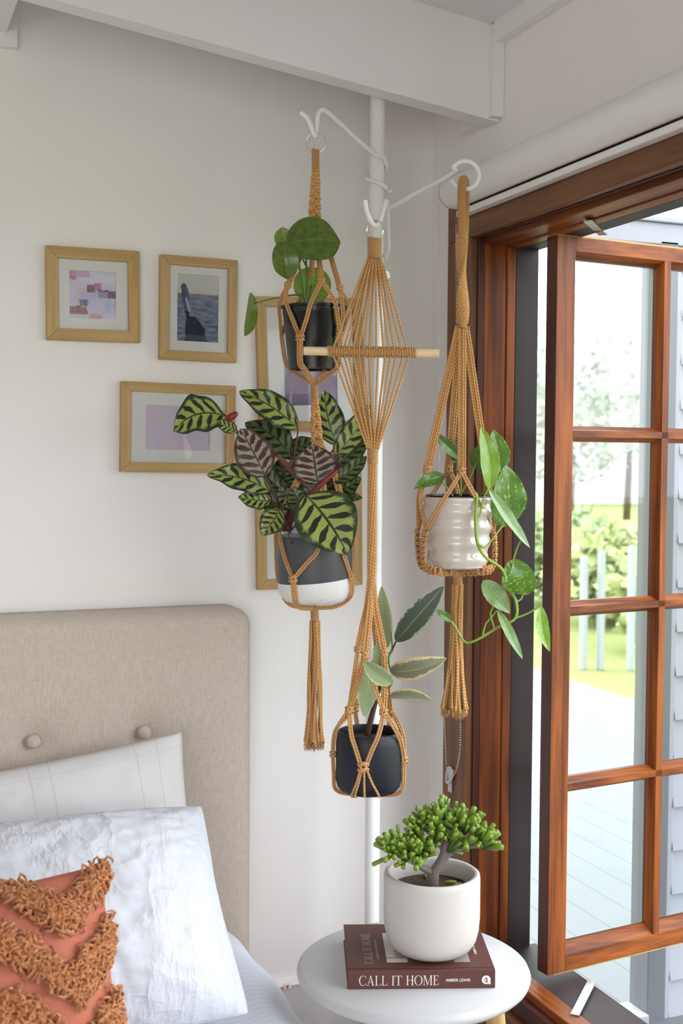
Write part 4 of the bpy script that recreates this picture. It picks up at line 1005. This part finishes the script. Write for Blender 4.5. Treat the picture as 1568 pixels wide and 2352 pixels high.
q1 = oncyl(802, 1630, c3, D3, R3-.012); q2 = oncyl(881, 1636, c3, D3, R3-.010); q3 = aD(897, 1630, D3+.035); q4 = aD(815, 1628, D3+.045)
bundle(h3, [k1, at(812, 1560, D3-.03), q1], 2); bundle(h3, [k2, at(820, 1570, D3-.055), q1], 3, .0042)
bundle(h3, [k2, at(857, 1570, D3-.06), q2], 2); bundle(h3, [k3, at(883, 1570, D3-.045), q2], 3, .0042)
bundle(h3, [k3, at(890, 1570, D3-.005), q3], 2); bundle(h3, [k4, at(884, 1570, D3+.04), q3], 2)
bundle(h3, [k4, at(842, 1570, D3+.05), q4], 2); bundle(h3, [k1, at(815, 1565, D3+.02), q4], 2)
for p in (q1, q2): knot(h3, p, .014, .012)
for p in (q3, q4): knot(h3, p, .012, .011)
f1 = oncyl(834, 1762, c3, D3, R3+.002); sl = aD(764, 1732, D3-.006); sr_ = aD(928, 1746, D3-.012)
bundle(h3, [q1, oncyl(806, 1685, c3, D3, R3+.003), oncyl(818, 1725, c3, D3, R3+.002), f1+HR*-.004], 2)
bundle(h3, [q2, oncyl(870, 1685, c3, D3, R3+.003), oncyl(853, 1725, c3, D3, R3+.002), f1+HR*.004], 2)
bundle(h3, [q1, oncyl(778, 1665, c3, D3, R3+.003), aD(767, 1690, D3-.012), sl], 2, .0036)
bundle(h3, [q4, aD(776, 1668, D3+.03), aD(766, 1695, D3+.012), sl], 2, .0036)
bundle(h3, [q2, oncyl(903, 1668, c3, D3, R3+.003), oncyl(919, 1700, c3, D3, R3+.002), sr_], 2)
bundle(h3, [q3, aD(918, 1668, D3+.01), aD(927, 1700, D3+.0), sr_], 2, .0036)
bundle(h3, [q3, aD(890, 1680, D3+R3), aD(860, 1740, D3+R3+.002)], 2); bundle(h3, [q4, aD(825, 1680, D3+R3), aD(858, 1740, D3+R3+.002)], 2)
for tx, kx in ((807, -.0045), (815, -.0015), (837, .0015), (870, .0045)):
    yb = 1829; e_ = oncyl(tx, yb, c3, D3, R3+.001)
    cord(h3, [f1+HR*kx, oncyl((tx+834+kx*900)/2, 1798, c3, D3, R3+.003), e_, aD(tx+(846-tx)*.4, yb-4, D3-.03), aD(846, 1820, D3)], CR, 5)
bundle(h3, [sl, aD(766, 1775, D3-.006), aD(770, 1812, D3-.004), aD(800, 1823, D3), aD(846, 1820, D3)], 2, .0036)
bundle(h3, [sr_, aD(927, 1780, D3-.012), aD(921, 1818, D3-.008), aD(885, 1826, D3), aD(846, 1820, D3)], 2, .0036)
bundle(h3, [aD(860, 1740, D3+R3+.002), aD(858, 1805, D3+R3), aD(846, 1818, D3)], 2)
knot(h3, f1, .019, .016); knot(h3, sl, .009, .011); knot(h3, sr_, .012, .013)
# pot three
pc3 = aD(846, 1816, D3); h3_ = aD(846, 1678, D3).z-pc3.z
fic = thing('potted_rubber_plant', pc3, 'variegated rubber plant in a matte black ceramic pot', 'potted plant')
r3 = 76.5*PXM(D3)
MB().lathe([(.0001, 0), (r3-.018, 0), (r3-.010, .002), (r3-.003, .010), (r3, .022), (r3, h3_-.022), (r3-.002, h3_-.006), (r3-.005, h3_), (r3-.0075, h3_), (r3-.009, h3_-.006), (r3-.008, h3_-.02), (.0001, h3_-.02)], pc3, 56).build('pot', M['blackmatte'], fic, smooth=True, sharp=60)
MB().lathe([(.0001, h3_-.018), (r3-.0085, h3_-.018)], pc3, 32, cap=False).build('soil', M['soil'], fic)
s0 = at(843, 1690, D3); 
stalk('trunk', fic, [s0, at(852, 1650, D3), at(864, 1605, D3+.005), at(882, 1540, D3+.015)], (.0062, .0042), M['stem_b'], 9)
stalk('stem', fic, [at(882, 1540, D3+.015), at(893, 1505, D3+.018), at(901, 1490, D3+.018), at(897, 1450, D3+.02)], (.0042, .0014), M['stem_g'], 8)
stalk('petiole', fic, [at(899, 1494, D3+.018), at(906, 1480, D3+.01), at(912, 1466, D3+.0)], (.0018, .0016), M['stem_b'])
stalk('petiole', fic, [at(893, 1510, D3+.018), at(893, 1525, D3+.01), at(896, 1537, D3+.0)], (.0018, .0016), M['stem_g'])
leaf('leaf', fic, at(908, 1474, D3+.0), at(1019, 1346, D3-.02), 60*PXM(D3), M['fic_d'], 'ell', tocam+zl*.3, .03, .12)
leaf('leaf', fic, at(888, 1490, D3+.04), at(876, 1346, D3+.05), 40*PXM(D3), M['fic_p'], 'ell', tocam-HR*.2, .02, .1)
leaf('leaf', fic, at(894, 1540, D3+.0), at(1026, 1512, D3-.03), 62*PXM(D3), M['fic_c'], 'ell', tocam*.8+zl*.75+HR*.1, .12, .25, .16)
leaf('leaf', fic, at(888, 1600, D3+.01), at(995, 1611, D3-.02), 50*PXM(D3), M['fic_c'], 'ell', tocam*.42+zl*1.0, .06, .35)
stalk('petiole', fic, [at(868, 1602, D3+.005), at(878, 1600, D3+.008), at(890, 1600, D3+.01)], (.0018, .0014), M['stem_g'])
leaf('leaf', fic, at(902, 1570, D3-.075), at(834, 1518, D3-.07), 42*PXM(D3), M['fic_p'], 'ell', tocam*.7-zl*.3+HR*.5, .05, .45, -.05)
leaf('leaf', fic, at(850, 1530, D3-.03), at(836, 1647, D3-.045), 50*PXM(D3), M['fic_p'], 'ell', tocam, .04, .12)
leaf('leaf', fic, at(868, 1545, D3+.03), at(866, 1470, D3+.03), 24*PXM(D3), M['fic_p'], 'lance', tocam, .03, .2)
stalk('petiole', fic, [at(874, 1575, D3+.01), at(862, 1550, D3-.015), at(850, 1532, D3-.03)], (.0018, .0014), M['stem_g'])
stalk('petiole', fic, [at(874, 1575, D3+.01), at(890, 1580, D3-.04), at(900, 1572, D3-.074)], (.0018, .0014), M['stem_g'])

# ------------------------------------------------------------------ hanger three: right, square-knot sennits
h2 = thing('macrame_hanger', at(1050, 1310, D2), 'tan macrame hanger with a thick knotted stem and frayed tassel by the window', 'plant hanger', 'macrame plant hangers')
wr = 12.5*PXM(D2)
def coilpath(parent, pts, rad, name, cr=.0016, step=.0033):
    P = cat(pts, 10); Ls = [0]
    for a_, b_ in zip(P, P[1:]): Ls.append(Ls[-1]+(b_-a_).length)
    N = int(Ls[-1]/step)*9; out = []; i = 0; nn = None
    for s_ in range(N+1):
        L_ = Ls[-1]*s_/N
        while i < len(P)-2 and Ls[i+1] < L_: i += 1
        t_ = (P[i+1]-P[i]).normalized(); p = P[i].lerp(P[i+1], (L_-Ls[i])/max(1e-9, Ls[i+1]-Ls[i]))
        if nn is None: nn = t_.orthogonal().normalized()
        nn = (nn-t_*nn.dot(t_)).normalized(); b_ = t_.cross(nn); a_ = 2*math.pi*s_/9
        out.append(p+(nn*math.cos(a_)+b_*math.sin(a_))*(rad-cr))
    mb = MB().tube(out, cr, 5); mb.tube(P, rad-cr*1.1, 10); mb.build(name, M['wrap'], parent, smooth=True)
coilpath(h2, [at(1066, 540, D2+.012), at(1068, 480, D2+.014), at(1068, 428, D2+.010), at(1065, 413, D2), at(1061, 424, D2-.012), at(1060, 480, D2-.012), at(1061, 545, D2-.004)], 10.5*PXM(D2), 'wrapped_loop')
# spiral of square knots
mb = MB(); N = 46
for i in range(N):
    t_ = i/(N-1); y = 536+(742-536)*t_; a_ = t_*3.6; wd = (11+3.0*math.sin(math.pi*t_))*PXM(D2); c_ = at(1061-1.5*math.sin(t_*6), y, D2)
    dx = HR*math.cos(a_)-HN*math.sin(a_); dd = HR*math.sin(a_)+HN*math.cos(a_)
    pts = [c_+dx*(wd*math.cos(q))+dd*(wd*.55*math.sin(q))+Vector((0, 0, .0012*math.cos(q))) for q in [j*math.pi/6 for j in range(12)]]
    mb.tube(pts, .0026, 6, closed=True)
mb.tube([at(1061, 534, D2), at(1060, 744, D2)], .0058, 8)
mb.build('spiral_sennit', M['cord'], h2, smooth=True)
for sgn in (0, math.pi):
    cord(h2, [at(1061-1.5*math.sin(i/16*6), 536+206*i/16, D2)+(HR*math.cos(i/16*3.6+sgn)-HN*math.sin(i/16*3.6+sgn))*((11.5+3*math.sin(math.pi*i/16))*PXM(D2)) for i in range(17)], CR*1.1, 3, name='spiral_cord')
wrapc(h2, at(1061, 738, D2), at(1061, 752, D2), .0098)
gt = at(1061, 750, D2); c4 = 1048; R4 = 82*PXM(D2)
j1 = aD(981, 1078, D2-.03); j2 = aD(1030, 1078, D2+.05); j3 = aD(1060, 1082, D2-.065); j4 = aD(1116, 1082, D2+.01)
for q, off in ((j1, -.006), (j2, -.003), (j3, .0), (j4, .006)): bundle(h2, [gt+HR*off, gt.lerp(q, .5)+HR*off*.5, q], 4, .0042)
for q in (j1, j2, j3, j4): knot(h2, q, .014, .013)
LBt = oncyl(979, 1218, c4, D2, R4+.001); RBt = oncyl(1131, 1222, c4, D2, R4+.001); BB = aD(1070, 1215, D2+R4+.004); BL_ = aD(961, 1215, D2+.03)
bundle(h2, [j1, oncyl(966, 1140, c4, D2, R4+.004), oncyl(970, 1180, c4, D2, R4+.003), LBt], 2)
bundle(h2, [j3, oncyl(1030, 1130, c4, D2, R4+.004), oncyl(1002, 1175, c4, D2, R4+.003), LBt], 2)
bundle(h2, [j3, oncyl(1080, 1120, c4, D2, R4+.004), oncyl(1110, 1175, c4, D2, R4+.003), RBt], 2)
bundle(h2, [j4, aD(1126, 1130, D2-.01), aD(1139, 1170, D2-.02), RBt], 2)
bundle(h2, [j1, aD(962, 1135, D2), aD(960, 1175, D2+.02), BL_], 2, .0036)
bundle(h2, [j2, aD(1000, 1125, D2+.07), aD(970, 1175, D2+.05), BL_], 2); bundle(h2, [j2, aD(1050, 1125, D2+.08), BB], 2); bundle(h2, [j4, aD(1120, 1130, D2+.05), BB], 2)
def sennit(parent, pts, w_, name='knotted_band'):
    P = cat(pts, 10); L_ = sum((b_-a_).length for a_, b_ in zip(P, P[1:])); n = max(3, int(L_/.0058)); mb = MB(); acc = 0; idx = 0
    for k in range(n):
        tgt = L_*(k+.5)/n
        while idx < len(P)-2 and acc+(P[idx+1]-P[idx]).length < tgt: acc += (P[idx+1]-P[idx]).length; idx += 1
        p = P[idx].lerp(P[idx+1], (tgt-acc)/max(1e-6, (P[idx+1]-P[idx]).length)); t_ = (P[idx+1]-P[idx]).normalized()
        out_ = (p-Vector((aD(c4, 1200, D2).x, aD(c4, 1200, D2).y, p.z))); out_ = (out_-t_*out_.dot(t_)).normalized(); s_ = t_.cross(out_)
        sg = 1 if k % 2 else -1
        mb.tube([p+s_*(w_*.5*math.cos(q))+out_*(.0028+.0034*math.sin(q))+t_*(.0016*sg*math.cos(q)) for q in [j*math.pi/6 for j in range(12)]], .0024, 6, closed=True)
        e_ = p+s_*(w_*.52*sg); mb.tube([e_+t_*-.003+out_*.003, e_+s_*(sg*.0016)+out_*.004, e_+t_*.003+out_*.003], .0024, 6)
    return mb.build(name, M['cord'], parent, smooth=True)
gb = aD(1050, 1312, D2)
sennit(h2, [LBt, oncyl(974, 1265, c4, D2, R4-.001), oncyl(979, 1300, c4, D2, R4-.006), aD(1000, 1311, D2-.045), aD(1025, 1312, D2-.02), gb], .013)
sennit(h2, [RBt, oncyl(1133, 1265, c4, D2, R4-.001), oncyl(1128, 1302, c4, D2, R4-.008), aD(1105, 1311, D2-.03), aD(1075, 1312, D2-.01), gb], .013)
sennit(h2, [BL_, aD(963, 1265, D2+.03), aD(972, 1302, D2+.025), aD(1010, 1310, D2+.01), gb], .013)
sennit(h2, [BB, aD(1068, 1265, D2+R4+.003), aD(1064, 1304, D2+R4-.01), gb], .013)
wrapc(h2, at(1049, 1311, D2), at(1051, 1343, D2), .0112, .0102)
tassel(h2, at(1051, 1342, D2), 300*PXM(D2), .0105, .026, 32, 9, HR*-.005, 3.0)
# pot four
pc4 = aD(1050, 1303, D2); h4_ = aD(1050, 1143, D2).z-pc4.z
pot = thing('potted_pothos', pc4, 'trailing green and yellow vine in a rippled glossy cream pot', 'potted plant')
pr = [(.0001, 0), (.055, 0), (.0585, .003)]
for i in range(41):
    t_ = i/40; z = .004+(h4_-.004)*t_; r_ = .0585+.0125*min(1, t_*1.25)+.0022*math.sin(t_*2*math.pi*4.2-1.0)*(1 if t_ < .93 else .3); pr.append((r_, z))
pr += [(.0685, h4_+.002), (.066, h4_+.001), (.064, h4_-.03), (.0001, h4_-.03)]
MB().lathe(pr, pc4, 64).build('pot', M['gloss'], pot, smooth=True, sharp=70)
MB().lathe([(.0630, h4_-.02), (.0635, h4_+.004), (.0655, h4_+.0055), (.066, h4_+.003), (.0655, h4_+.0)], pc4, 48, cap=False).build('inner_pot', M['blackplastic'], pot, smooth=True)
MB().lathe([(.0001, h4_-.008), (.0638, h4_-.008)], pc4, 32, cap=False).build('soil', M['soil'], pot)
G_, L_m = M['pot_g'], M['pot_l']
def pl(bpx, bd, tpx, td, wpx, m_, nrm=(0, .3), bow=.08, fold=.25, sb_=0, shape='heart', curl=0): 
    leaf('leaf', pot, at(*bpx, D2+bd), at(*tpx, D2+td), wpx*PXM(D2), m_, shape, tocam+zl*nrm[1]+HR*nrm[0], bow, fold, sb_, .02, curl)
pl((1009, 1096), -.02, (949, 1123), -.04, 34, G_, (0, .5), .14, .3)
pl((1052, 1047), .02, (990, 990), .01, 28, G_, (-.4, .5), .05, .4)
pl((1046, 1035), .03, (1058, 1072), .02, 34, G_)
pl((1093, 1066), .0, (1122, 1018), -.02, 46, G_, (-.3, .3), .06, .3)
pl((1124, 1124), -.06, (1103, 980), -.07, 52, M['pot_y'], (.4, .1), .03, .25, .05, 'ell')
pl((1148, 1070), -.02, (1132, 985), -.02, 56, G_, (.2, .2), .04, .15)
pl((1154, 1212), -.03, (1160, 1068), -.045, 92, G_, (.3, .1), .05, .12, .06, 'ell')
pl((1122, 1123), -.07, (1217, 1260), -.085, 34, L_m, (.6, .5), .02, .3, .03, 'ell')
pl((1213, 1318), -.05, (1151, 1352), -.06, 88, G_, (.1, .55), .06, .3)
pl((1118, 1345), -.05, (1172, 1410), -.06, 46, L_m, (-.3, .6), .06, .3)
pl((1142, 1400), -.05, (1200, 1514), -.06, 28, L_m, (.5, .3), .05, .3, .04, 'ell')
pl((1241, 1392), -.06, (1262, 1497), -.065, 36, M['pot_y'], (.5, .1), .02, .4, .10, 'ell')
pl((1038, 1428), -.03, (998, 1399), -.03, 20, G_, (.2, .3), .05, .3, 0, 'ell')
vine = [at(1082, 1140, D2-.02), at(1094, 1136, D2-.06), at(1092, 1180, D2-.078), at(1095, 1241, D2-.078), at(1113, 1278, D2-.07), at(1153, 1308, D2-.06), at(1165, 1348, D2-.055), at(1184, 1380, D2-.055), at(1183, 1420, D2-.055), at(1141, 1442, D2-.05), at(1098, 1468, D2-.045), at(1068, 1475, D2-.035), at(1045, 1440, D2-.03), at(1036, 1427, D2-.03)]
stalk('vine_stem', pot, vine, (.0034, .0024), M['stem_l'], 8)
for pts in ([at(1183, 1420, D2-.055), at(1210, 1410, D2-.058), at(1230, 1398, D2-.06), at(1244, 1390, D2-.06)], [at(1092, 1180, D2-.078), at(1101, 1184, D2-.078), at(1110, 1145, D2-.072), at(1122, 1121, D2-.06)],
            [at(1097, 1248, D2-.078), at(1113, 1257, D2-.078), at(1135, 1232, D2-.06), at(1153, 1208, D2-.035)], [at(1185, 1382, D2-.055), at(1197, 1374, D2-.052), at(1204, 1350, D2-.05), at(1212, 1320, D2-.05)],
            [at(1136, 1446, D2-.05), at(1126, 1410, D2-.05), at(1132, 1390, D2-.052), at(1122, 1348, D2-.052)], [at(1108, 1462, D2-.046), at(1114, 1436, D2-.046), at(1126, 1420, D2-.048), at(1141, 1402, D2-.05)],
            [at(1166, 1346, D2-.055), at(1178, 1290, D2-.056), at(1186, 1262, D2-.07), at(1196, 1240, D2-.08)], [at(1055, 1140, D2), at(1075, 1105, D2), at(1093, 1066, D2)], [at(1040, 1140, D2-.02), at(1022, 1115, D2-.02), at(1008, 1096, D2-.02)],
            [at(1058, 1140, D2+.02), at(1058, 1100, D2+.02), at(1056, 1050, D2+.02)], [at(1100, 1140, D2), at(1130, 1110, D2-.02), at(1147, 1072, D2-.02)]):
    stalk('petiole', pot, pts, (.002, .0015), M['stem_l'])

# ------------------------------------------------------------------ succulent on the book
pz = TZ+BT+.0006; pc5 = aZ(990, 2181, pz)
suc = thing('potted_succulent', pc5, 'finger-leaved jade succulent in a thick chalky white pot on the brown book', 'potted plant')
r5 = .0885; h5 = aD(990, 2001, pc5.dot(HN)).z-pz
MB().lathe([(.0001, 0), (.050, 0), (.062, .003), (.074, .011), (.082, .024), (.0865, .042), (r5, .065), (r5, h5-.01), (r5-.001, h5-.003), (r5-.005, h5), (r5-.0105, h5-.001), (r5-.013, h5-.006), (r5-.013, h5-.034), (.0001, h5-.034)], pc5, 72).build('pot', M['stone'], suc, smooth=True, sharp=70)
MB().lathe([(.0001, h5-.032), (r5-.0132, h5-.032)], pc5, 40, cap=False).build('soil', M['soil'], suc)
K5 = pc5.dot(HN)
M['bark'] = plain('succulent_bark', (.20, .165, .15), .7, .3, var=.25, scale=60, bump=.3)
M['jade'] = None
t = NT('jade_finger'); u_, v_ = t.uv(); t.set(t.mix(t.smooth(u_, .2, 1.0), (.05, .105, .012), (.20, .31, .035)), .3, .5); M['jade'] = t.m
s5 = aD(992, 2040, K5)
def br(pts, rad): stalk('branch', suc, pts, rad, M['bark'], 9)
fk = at(995, 2005, K5); 
br([pc5+Vector((.001, 0, h5-.036)), at(993, 2025, K5), fk], (.0125, .0105)); br([fk, at(975, 1995, K5-.005), at(950, 1980, K5-.02), at(915, 1965, K5-.025)], (.008, .004))
br([fk, at(1008, 1985, K5), at(1018, 1962, K5), at(1025, 1930, K5)], (.010, .006)); br([at(1012, 1978, K5), at(1040, 1955, K5), at(1075, 1945, K5-.005), at(1098, 1942, K5-.008)], (.007, .004))
br([at(1020, 1955, K5), at(1000, 1925, K5+.01), at(975, 1905, K5+.01)], (.006, .003)); br([at(945, 1978, K5-.02), at(960, 1962, K5-.03)], (.004, .003))
fm = []
for q in range(3):
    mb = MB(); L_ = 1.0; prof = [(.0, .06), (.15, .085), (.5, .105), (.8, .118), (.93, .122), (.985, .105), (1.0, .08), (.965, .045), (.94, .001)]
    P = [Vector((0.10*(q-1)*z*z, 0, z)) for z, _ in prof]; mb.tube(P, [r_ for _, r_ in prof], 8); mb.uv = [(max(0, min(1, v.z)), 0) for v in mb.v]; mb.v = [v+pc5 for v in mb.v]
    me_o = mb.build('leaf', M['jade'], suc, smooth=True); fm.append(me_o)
def finger(p, d_, L_, src):
    o_ = src.copy(); sc.collection.objects.link(o_); o_.parent = suc
    d_ = d_.normalized(); qt = d_.to_track_quat('Z', 'Y'); rotz = Matrix.Rotation(R.uniform(0, 6.28), 4, 'Z')
    wd = L_*R.uniform(.8, 1.15)
    o_.matrix_local = Matrix.Translation(p-pc5) @ qt.to_matrix().to_4x4() @ rotz @ Matrix.Diagonal((wd, wd, L_, 1))
CL = [(905, 1962, -.03, 16), (925, 1955, -.02, 15), (948, 1958, -.03, 16), (968, 1952, -.025, 14), (985, 1958, -.03, 10), (960, 1912, .01, 14), (980, 1900, .015, 15), (1003, 1905, .0, 16), (1025, 1900, .01, 16), (1048, 1905, .0, 15), (1065, 1915, -.01, 15), (1085, 1920, -.01, 16), (1100, 1935, -.015, 16), (1108, 1948, -.01, 12), (1030, 1935, -.015, 12), (1000, 1935, -.01, 10), (965, 1935, 0, 8), (1020, 1880, .02, 8), (938, 1975, -.03, 8), (965, 1972, -.035, 8), (1055, 1945, -.01, 9), (1030, 1955, -.01, 6), (1075, 1900, .01, 8), (990, 1885, .02, 7), (1045, 1885, .015, 8), (915, 1945, -.01, 8)]
ctr = at(1005, 1965, K5)
nf = 0
for cx_, cy_, dz_, cnt in CL:
    c_ = at(cx_, cy_, K5+dz_)
    out_ = (c_-ctr).normalized()
    for i in range(cnt):
        d_ = Vector((R.gauss(0, .6), R.gauss(0, .6), R.gauss(.3, .55)))+out_*.7+Vector((0, 0, .2))
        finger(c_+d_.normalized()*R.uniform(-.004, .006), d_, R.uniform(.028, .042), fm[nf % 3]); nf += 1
for i, (px_, py_) in enumerate(((1006, 2030), (985, 2022), (1022, 2026), (1035, 2036))):
    p = aZ(px_, py_, pz+h5-.031); a_ = R.uniform(0, 6.28); d_ = Vector((math.cos(a_), math.sin(a_), .15 if i else .9)).normalized()
    MB().tube([p, p+d_*.012, p+d_*.022], [.002, .0042, .0025], 7).build('fallen_leaf', plain('dry_leaf', (.45, .40, .06) if i % 2 == 0 else (.25, .30, .06), .6), suc, smooth=True)
for o_ in fm:
    d_ = Vector((R.gauss(0, .5), R.gauss(0, .5), 1)); c_ = at(1000, 1925, K5); L_ = .03
    o_.matrix_local = Matrix.Translation(c_-pc5) @ d_.normalized().to_track_quat('Z', 'Y').to_matrix().to_4x4() @ Matrix.Diagonal((L_, L_, L_, 1))

# ------------------------------------------------------------------ outlet by the bed
op = aY(658, 2263, YB-.017)
ou = thing('power_switch', op-Vector((0, 0, .006)), 'tiny white switch with a red dot on the skirting behind the table', 'switch')
MB().box(op.x-.009, op.x+.009, YB-.024, YB-.0155, op.z-.006, op.z+.006).build('plate', M['white'], ou, bevel=.001)
MB().box(op.x-.003, op.x+.002, YB-.026, YB-.0235, op.z-.003, op.z+.003).build('red_dot', plain('red_plastic', (.7, .06, .03), .4), ou)

# ------------------------------------------------------------------ outside
YW = 2.60
M['board'] = plain('white_weatherboard', (.33, .34, .38), .6, .3, var=.03)
M['exgrey'] = plain('grey_exterior_trim', (.13, .137, .15), .6, .3, var=.06, scale=30)
M['deck'] = plain('grey_deck', (.165, .18, .187), .7, .2, var=.1, scale=5)
M['render'] = plain('white_render', (.46, .47, .47), .8, .2, var=.03)
ew = thing('wall_outside', (2.5, YW, -.3), kind='structure')
xg0, xg1, xt1 = 1.47, aY(1484, 1500, YW).x, aY(1540, 1500, YW).x
zdh = aY(1450, 552, YW).z; zds = aY(1430, 2325, YW).z
zb = -.3; hb_ = .117
me0 = None
for i in range(25):
    z = zb+hb_*i
    if z > zdh-.05: break
    m = MB(); m.add([Vector((x, y, zz)) for x in (xt1, 4.2) for y, zz in ((YW-.024, z), (YW-.006, z+hb_+.01), (YW, z+hb_+.01), (YW, z))], [(0, 1, 2, 3), (7, 6, 5, 4), (0, 4, 5, 1), (0, 3, 7, 4), (1, 5, 6, 2), (2, 6, 7, 3)])
    m.build('weatherboard', M['board'], ew)
MB().box(xg1, xt1-.02, YW-.03, YW+.05, zb, zdh).build('corner_trim', M['exgrey'], ew, bevel=.003)
MB().box(xt1-.02, xt1+.004, YW-.02, YW+.05, zb, zdh).build('corner_trim', M['board'], ew, bevel=.003)
MB().box(xg0, 4.2, YW-.01, YW+.05, zdh, 2.6).build('head_board', M['render'], ew)
MB().box(xg0, 4.2, YW-.03, YW-.001, zdh-.01, zdh+.045).build('head_trim', M['board'], ew, bevel=.003)
MB().box(xg0, 4.2, YW-.04, YW-.001, zdh+.045, zdh+.06).build('head_trim', M['board'], ew, bevel=.003)
MB().box(xg0, xg1, YW-.04, YW+.05, zds-.06, zds).build('door_sill', M['board'], ew, bevel=.003)
MB().add([Vector((x, YW, z)) for x, z in ((xg0, zds), (xg1, zds), (xg1, zdh-.03), (xg0, zdh-.03))], [(0, 1, 2, 3)]).build('pane', M['glass'], ew)
g_ = NT('lawn_grass'); gn = g_.noise(g_.coords('Object'), 1.2, 5); g_.set(g_.mix(gn, (.15, .19, .06), (.25, .28, .11)), .9, .1)
b = MB().box(-30, 60, -40, 70, -.62, -.5); S('lawn', b, g_.m)
dk = thing('floor_deck', (2.9, 4, -.5), kind='structure')
for i in range(21):
    x = XO+.06+.141*i; MB().box(x, x+.139, -4, 12, -.09, -.05).build('deck_board', M['deck'], dk)
MB().box(XO+.06, XO+.06+.141*21, -4, 12, -.5, -.088).build('joists', M['deck'], dk)
b = MB().box(-9, XO, -12, -2.55, -.48, -.06); S('floor_bounce_slab', b, plain('pale_bounce', (.62, .60, .57), .8, .2, var=.06, scale=3))  # unseen pale slab added to bounce light in through the rear opening
def tree(name, c_, rx, rz, n, col, label, trunk=True, seed=0, size=.22):
    rr = random.Random(seed); t = thing(name, c_, label, 'tree' if trunk else 'shrub', 'garden plants beyond the window')
    mb = MB()
    for i in range(n):
        a_ = rr.uniform(0, 6.283); zz = rr.uniform(-1, 1); q = (rr.random()**.33); rad = math.sqrt(1-zz*zz)
        p = Vector(c_)+Vector((rx*q*rad*math.cos(a_), rx*q*rad*math.sin(a_), (rz*1.15 if not trunk else rz*1.9)+rz*q*zz))
        d1 = Vector((rr.gauss(0, 1), rr.gauss(0, 1), rr.gauss(0, .6))).normalized(); d2 = d1.orthogonal().normalized(); s_ = size*rr.uniform(.5, 1.2)
        mb.add([p, p+d1*s_*.5+d2*s_*.3, p+d1*s_, p+d1*s_*.5-d2*s_*.3], [(0, 1, 2, 3)])
    mb.build('foliage', col, t, kind='stuff')
    MB().tube([Vector(c_), Vector(c_)+Vector((.1, 0, rz*1.2)), Vector(c_)+Vector((0, .1, rz*1.9))], [.12, .09, .05], 8).build('trunk', M['stem_b'], t, smooth=True)
gr1 = plain('garden_foliage', (.15, .21, .07), .35, .6, var=.3, scale=2); gr2 = plain('bright_foliage', (.24, .29, .09), .4, .5, var=.3, scale=2); gr3 = plain('silvery_foliage', (.24, .27, .19), .3, .7, var=.3, scale=2)
def gpos(px, dist): p = aD(px, 1060, dist); return (p.x, p.y, -.5)
tree('garden_tree', gpos(1300, 21), 1.9, 1.7, 2600, gr3, 'silvery tree beyond the lawn, seen closest to the window jamb', True, 1)
tree('garden_tree', gpos(1440, 36), 2.4, 2.2, 3000, gr3, 'broad silvery tree behind the bright shrubs on the lawn', True, 2)
tree('garden_tree', gpos(1640, 24), 1.9, 1.7, 2200, gr1, 'dark green tree beside the weatherboard wall', True, 3)
tree('garden_shrub', gpos(1420, 14), .75, .55, 1800, gr2, 'bright yellow-green shrub behind the pale fence posts', False, 4)
tree('garden_shrub', gpos(1545, 12), .6, .5, 1400, gr2, 'yellow-green shrub growing nearest the weatherboard corner', False, 5)
tree('garden_shrub', gpos(1290, 16), .8, .6, 1400, gr1, 'dull green shrub beyond the window jamb', False, 6)
for i, px in enumerate((1345, 1385, 1455)):
    p = gpos(px, 11); o_ = MB().box(p[0]-.03, p[0]+.03, p[1]-.03, p[1]+.03, -.5, .55+.05*i).build('fence_post', plain('weathered_post', (.30, .33, .34), .8), None, bevel=.01)
    tag(o_, 'pale weathered fence post standing on the lawn', 'post', 'fence posts on the lawn')
nb = gpos(1420, 58); hs = thing('neighbour_house', nb, 'pale house with a low grey roof far beyond the trees', 'house')
MB().box(nb[0]-7, nb[0]+7, nb[1]-4, nb[1]+4, -.5, 4.2).build('wall', M['render'], hs)
rf = MB(); rf.prism([Vector((nb[0]-8, nb[1]-5, 4.2)), Vector((nb[0]-8, nb[1], 6.0)), Vector((nb[0]-8, nb[1]+5, 4.2))], Vector((16, 0, 0))); rf.build('roof', M['exgrey'], hs)
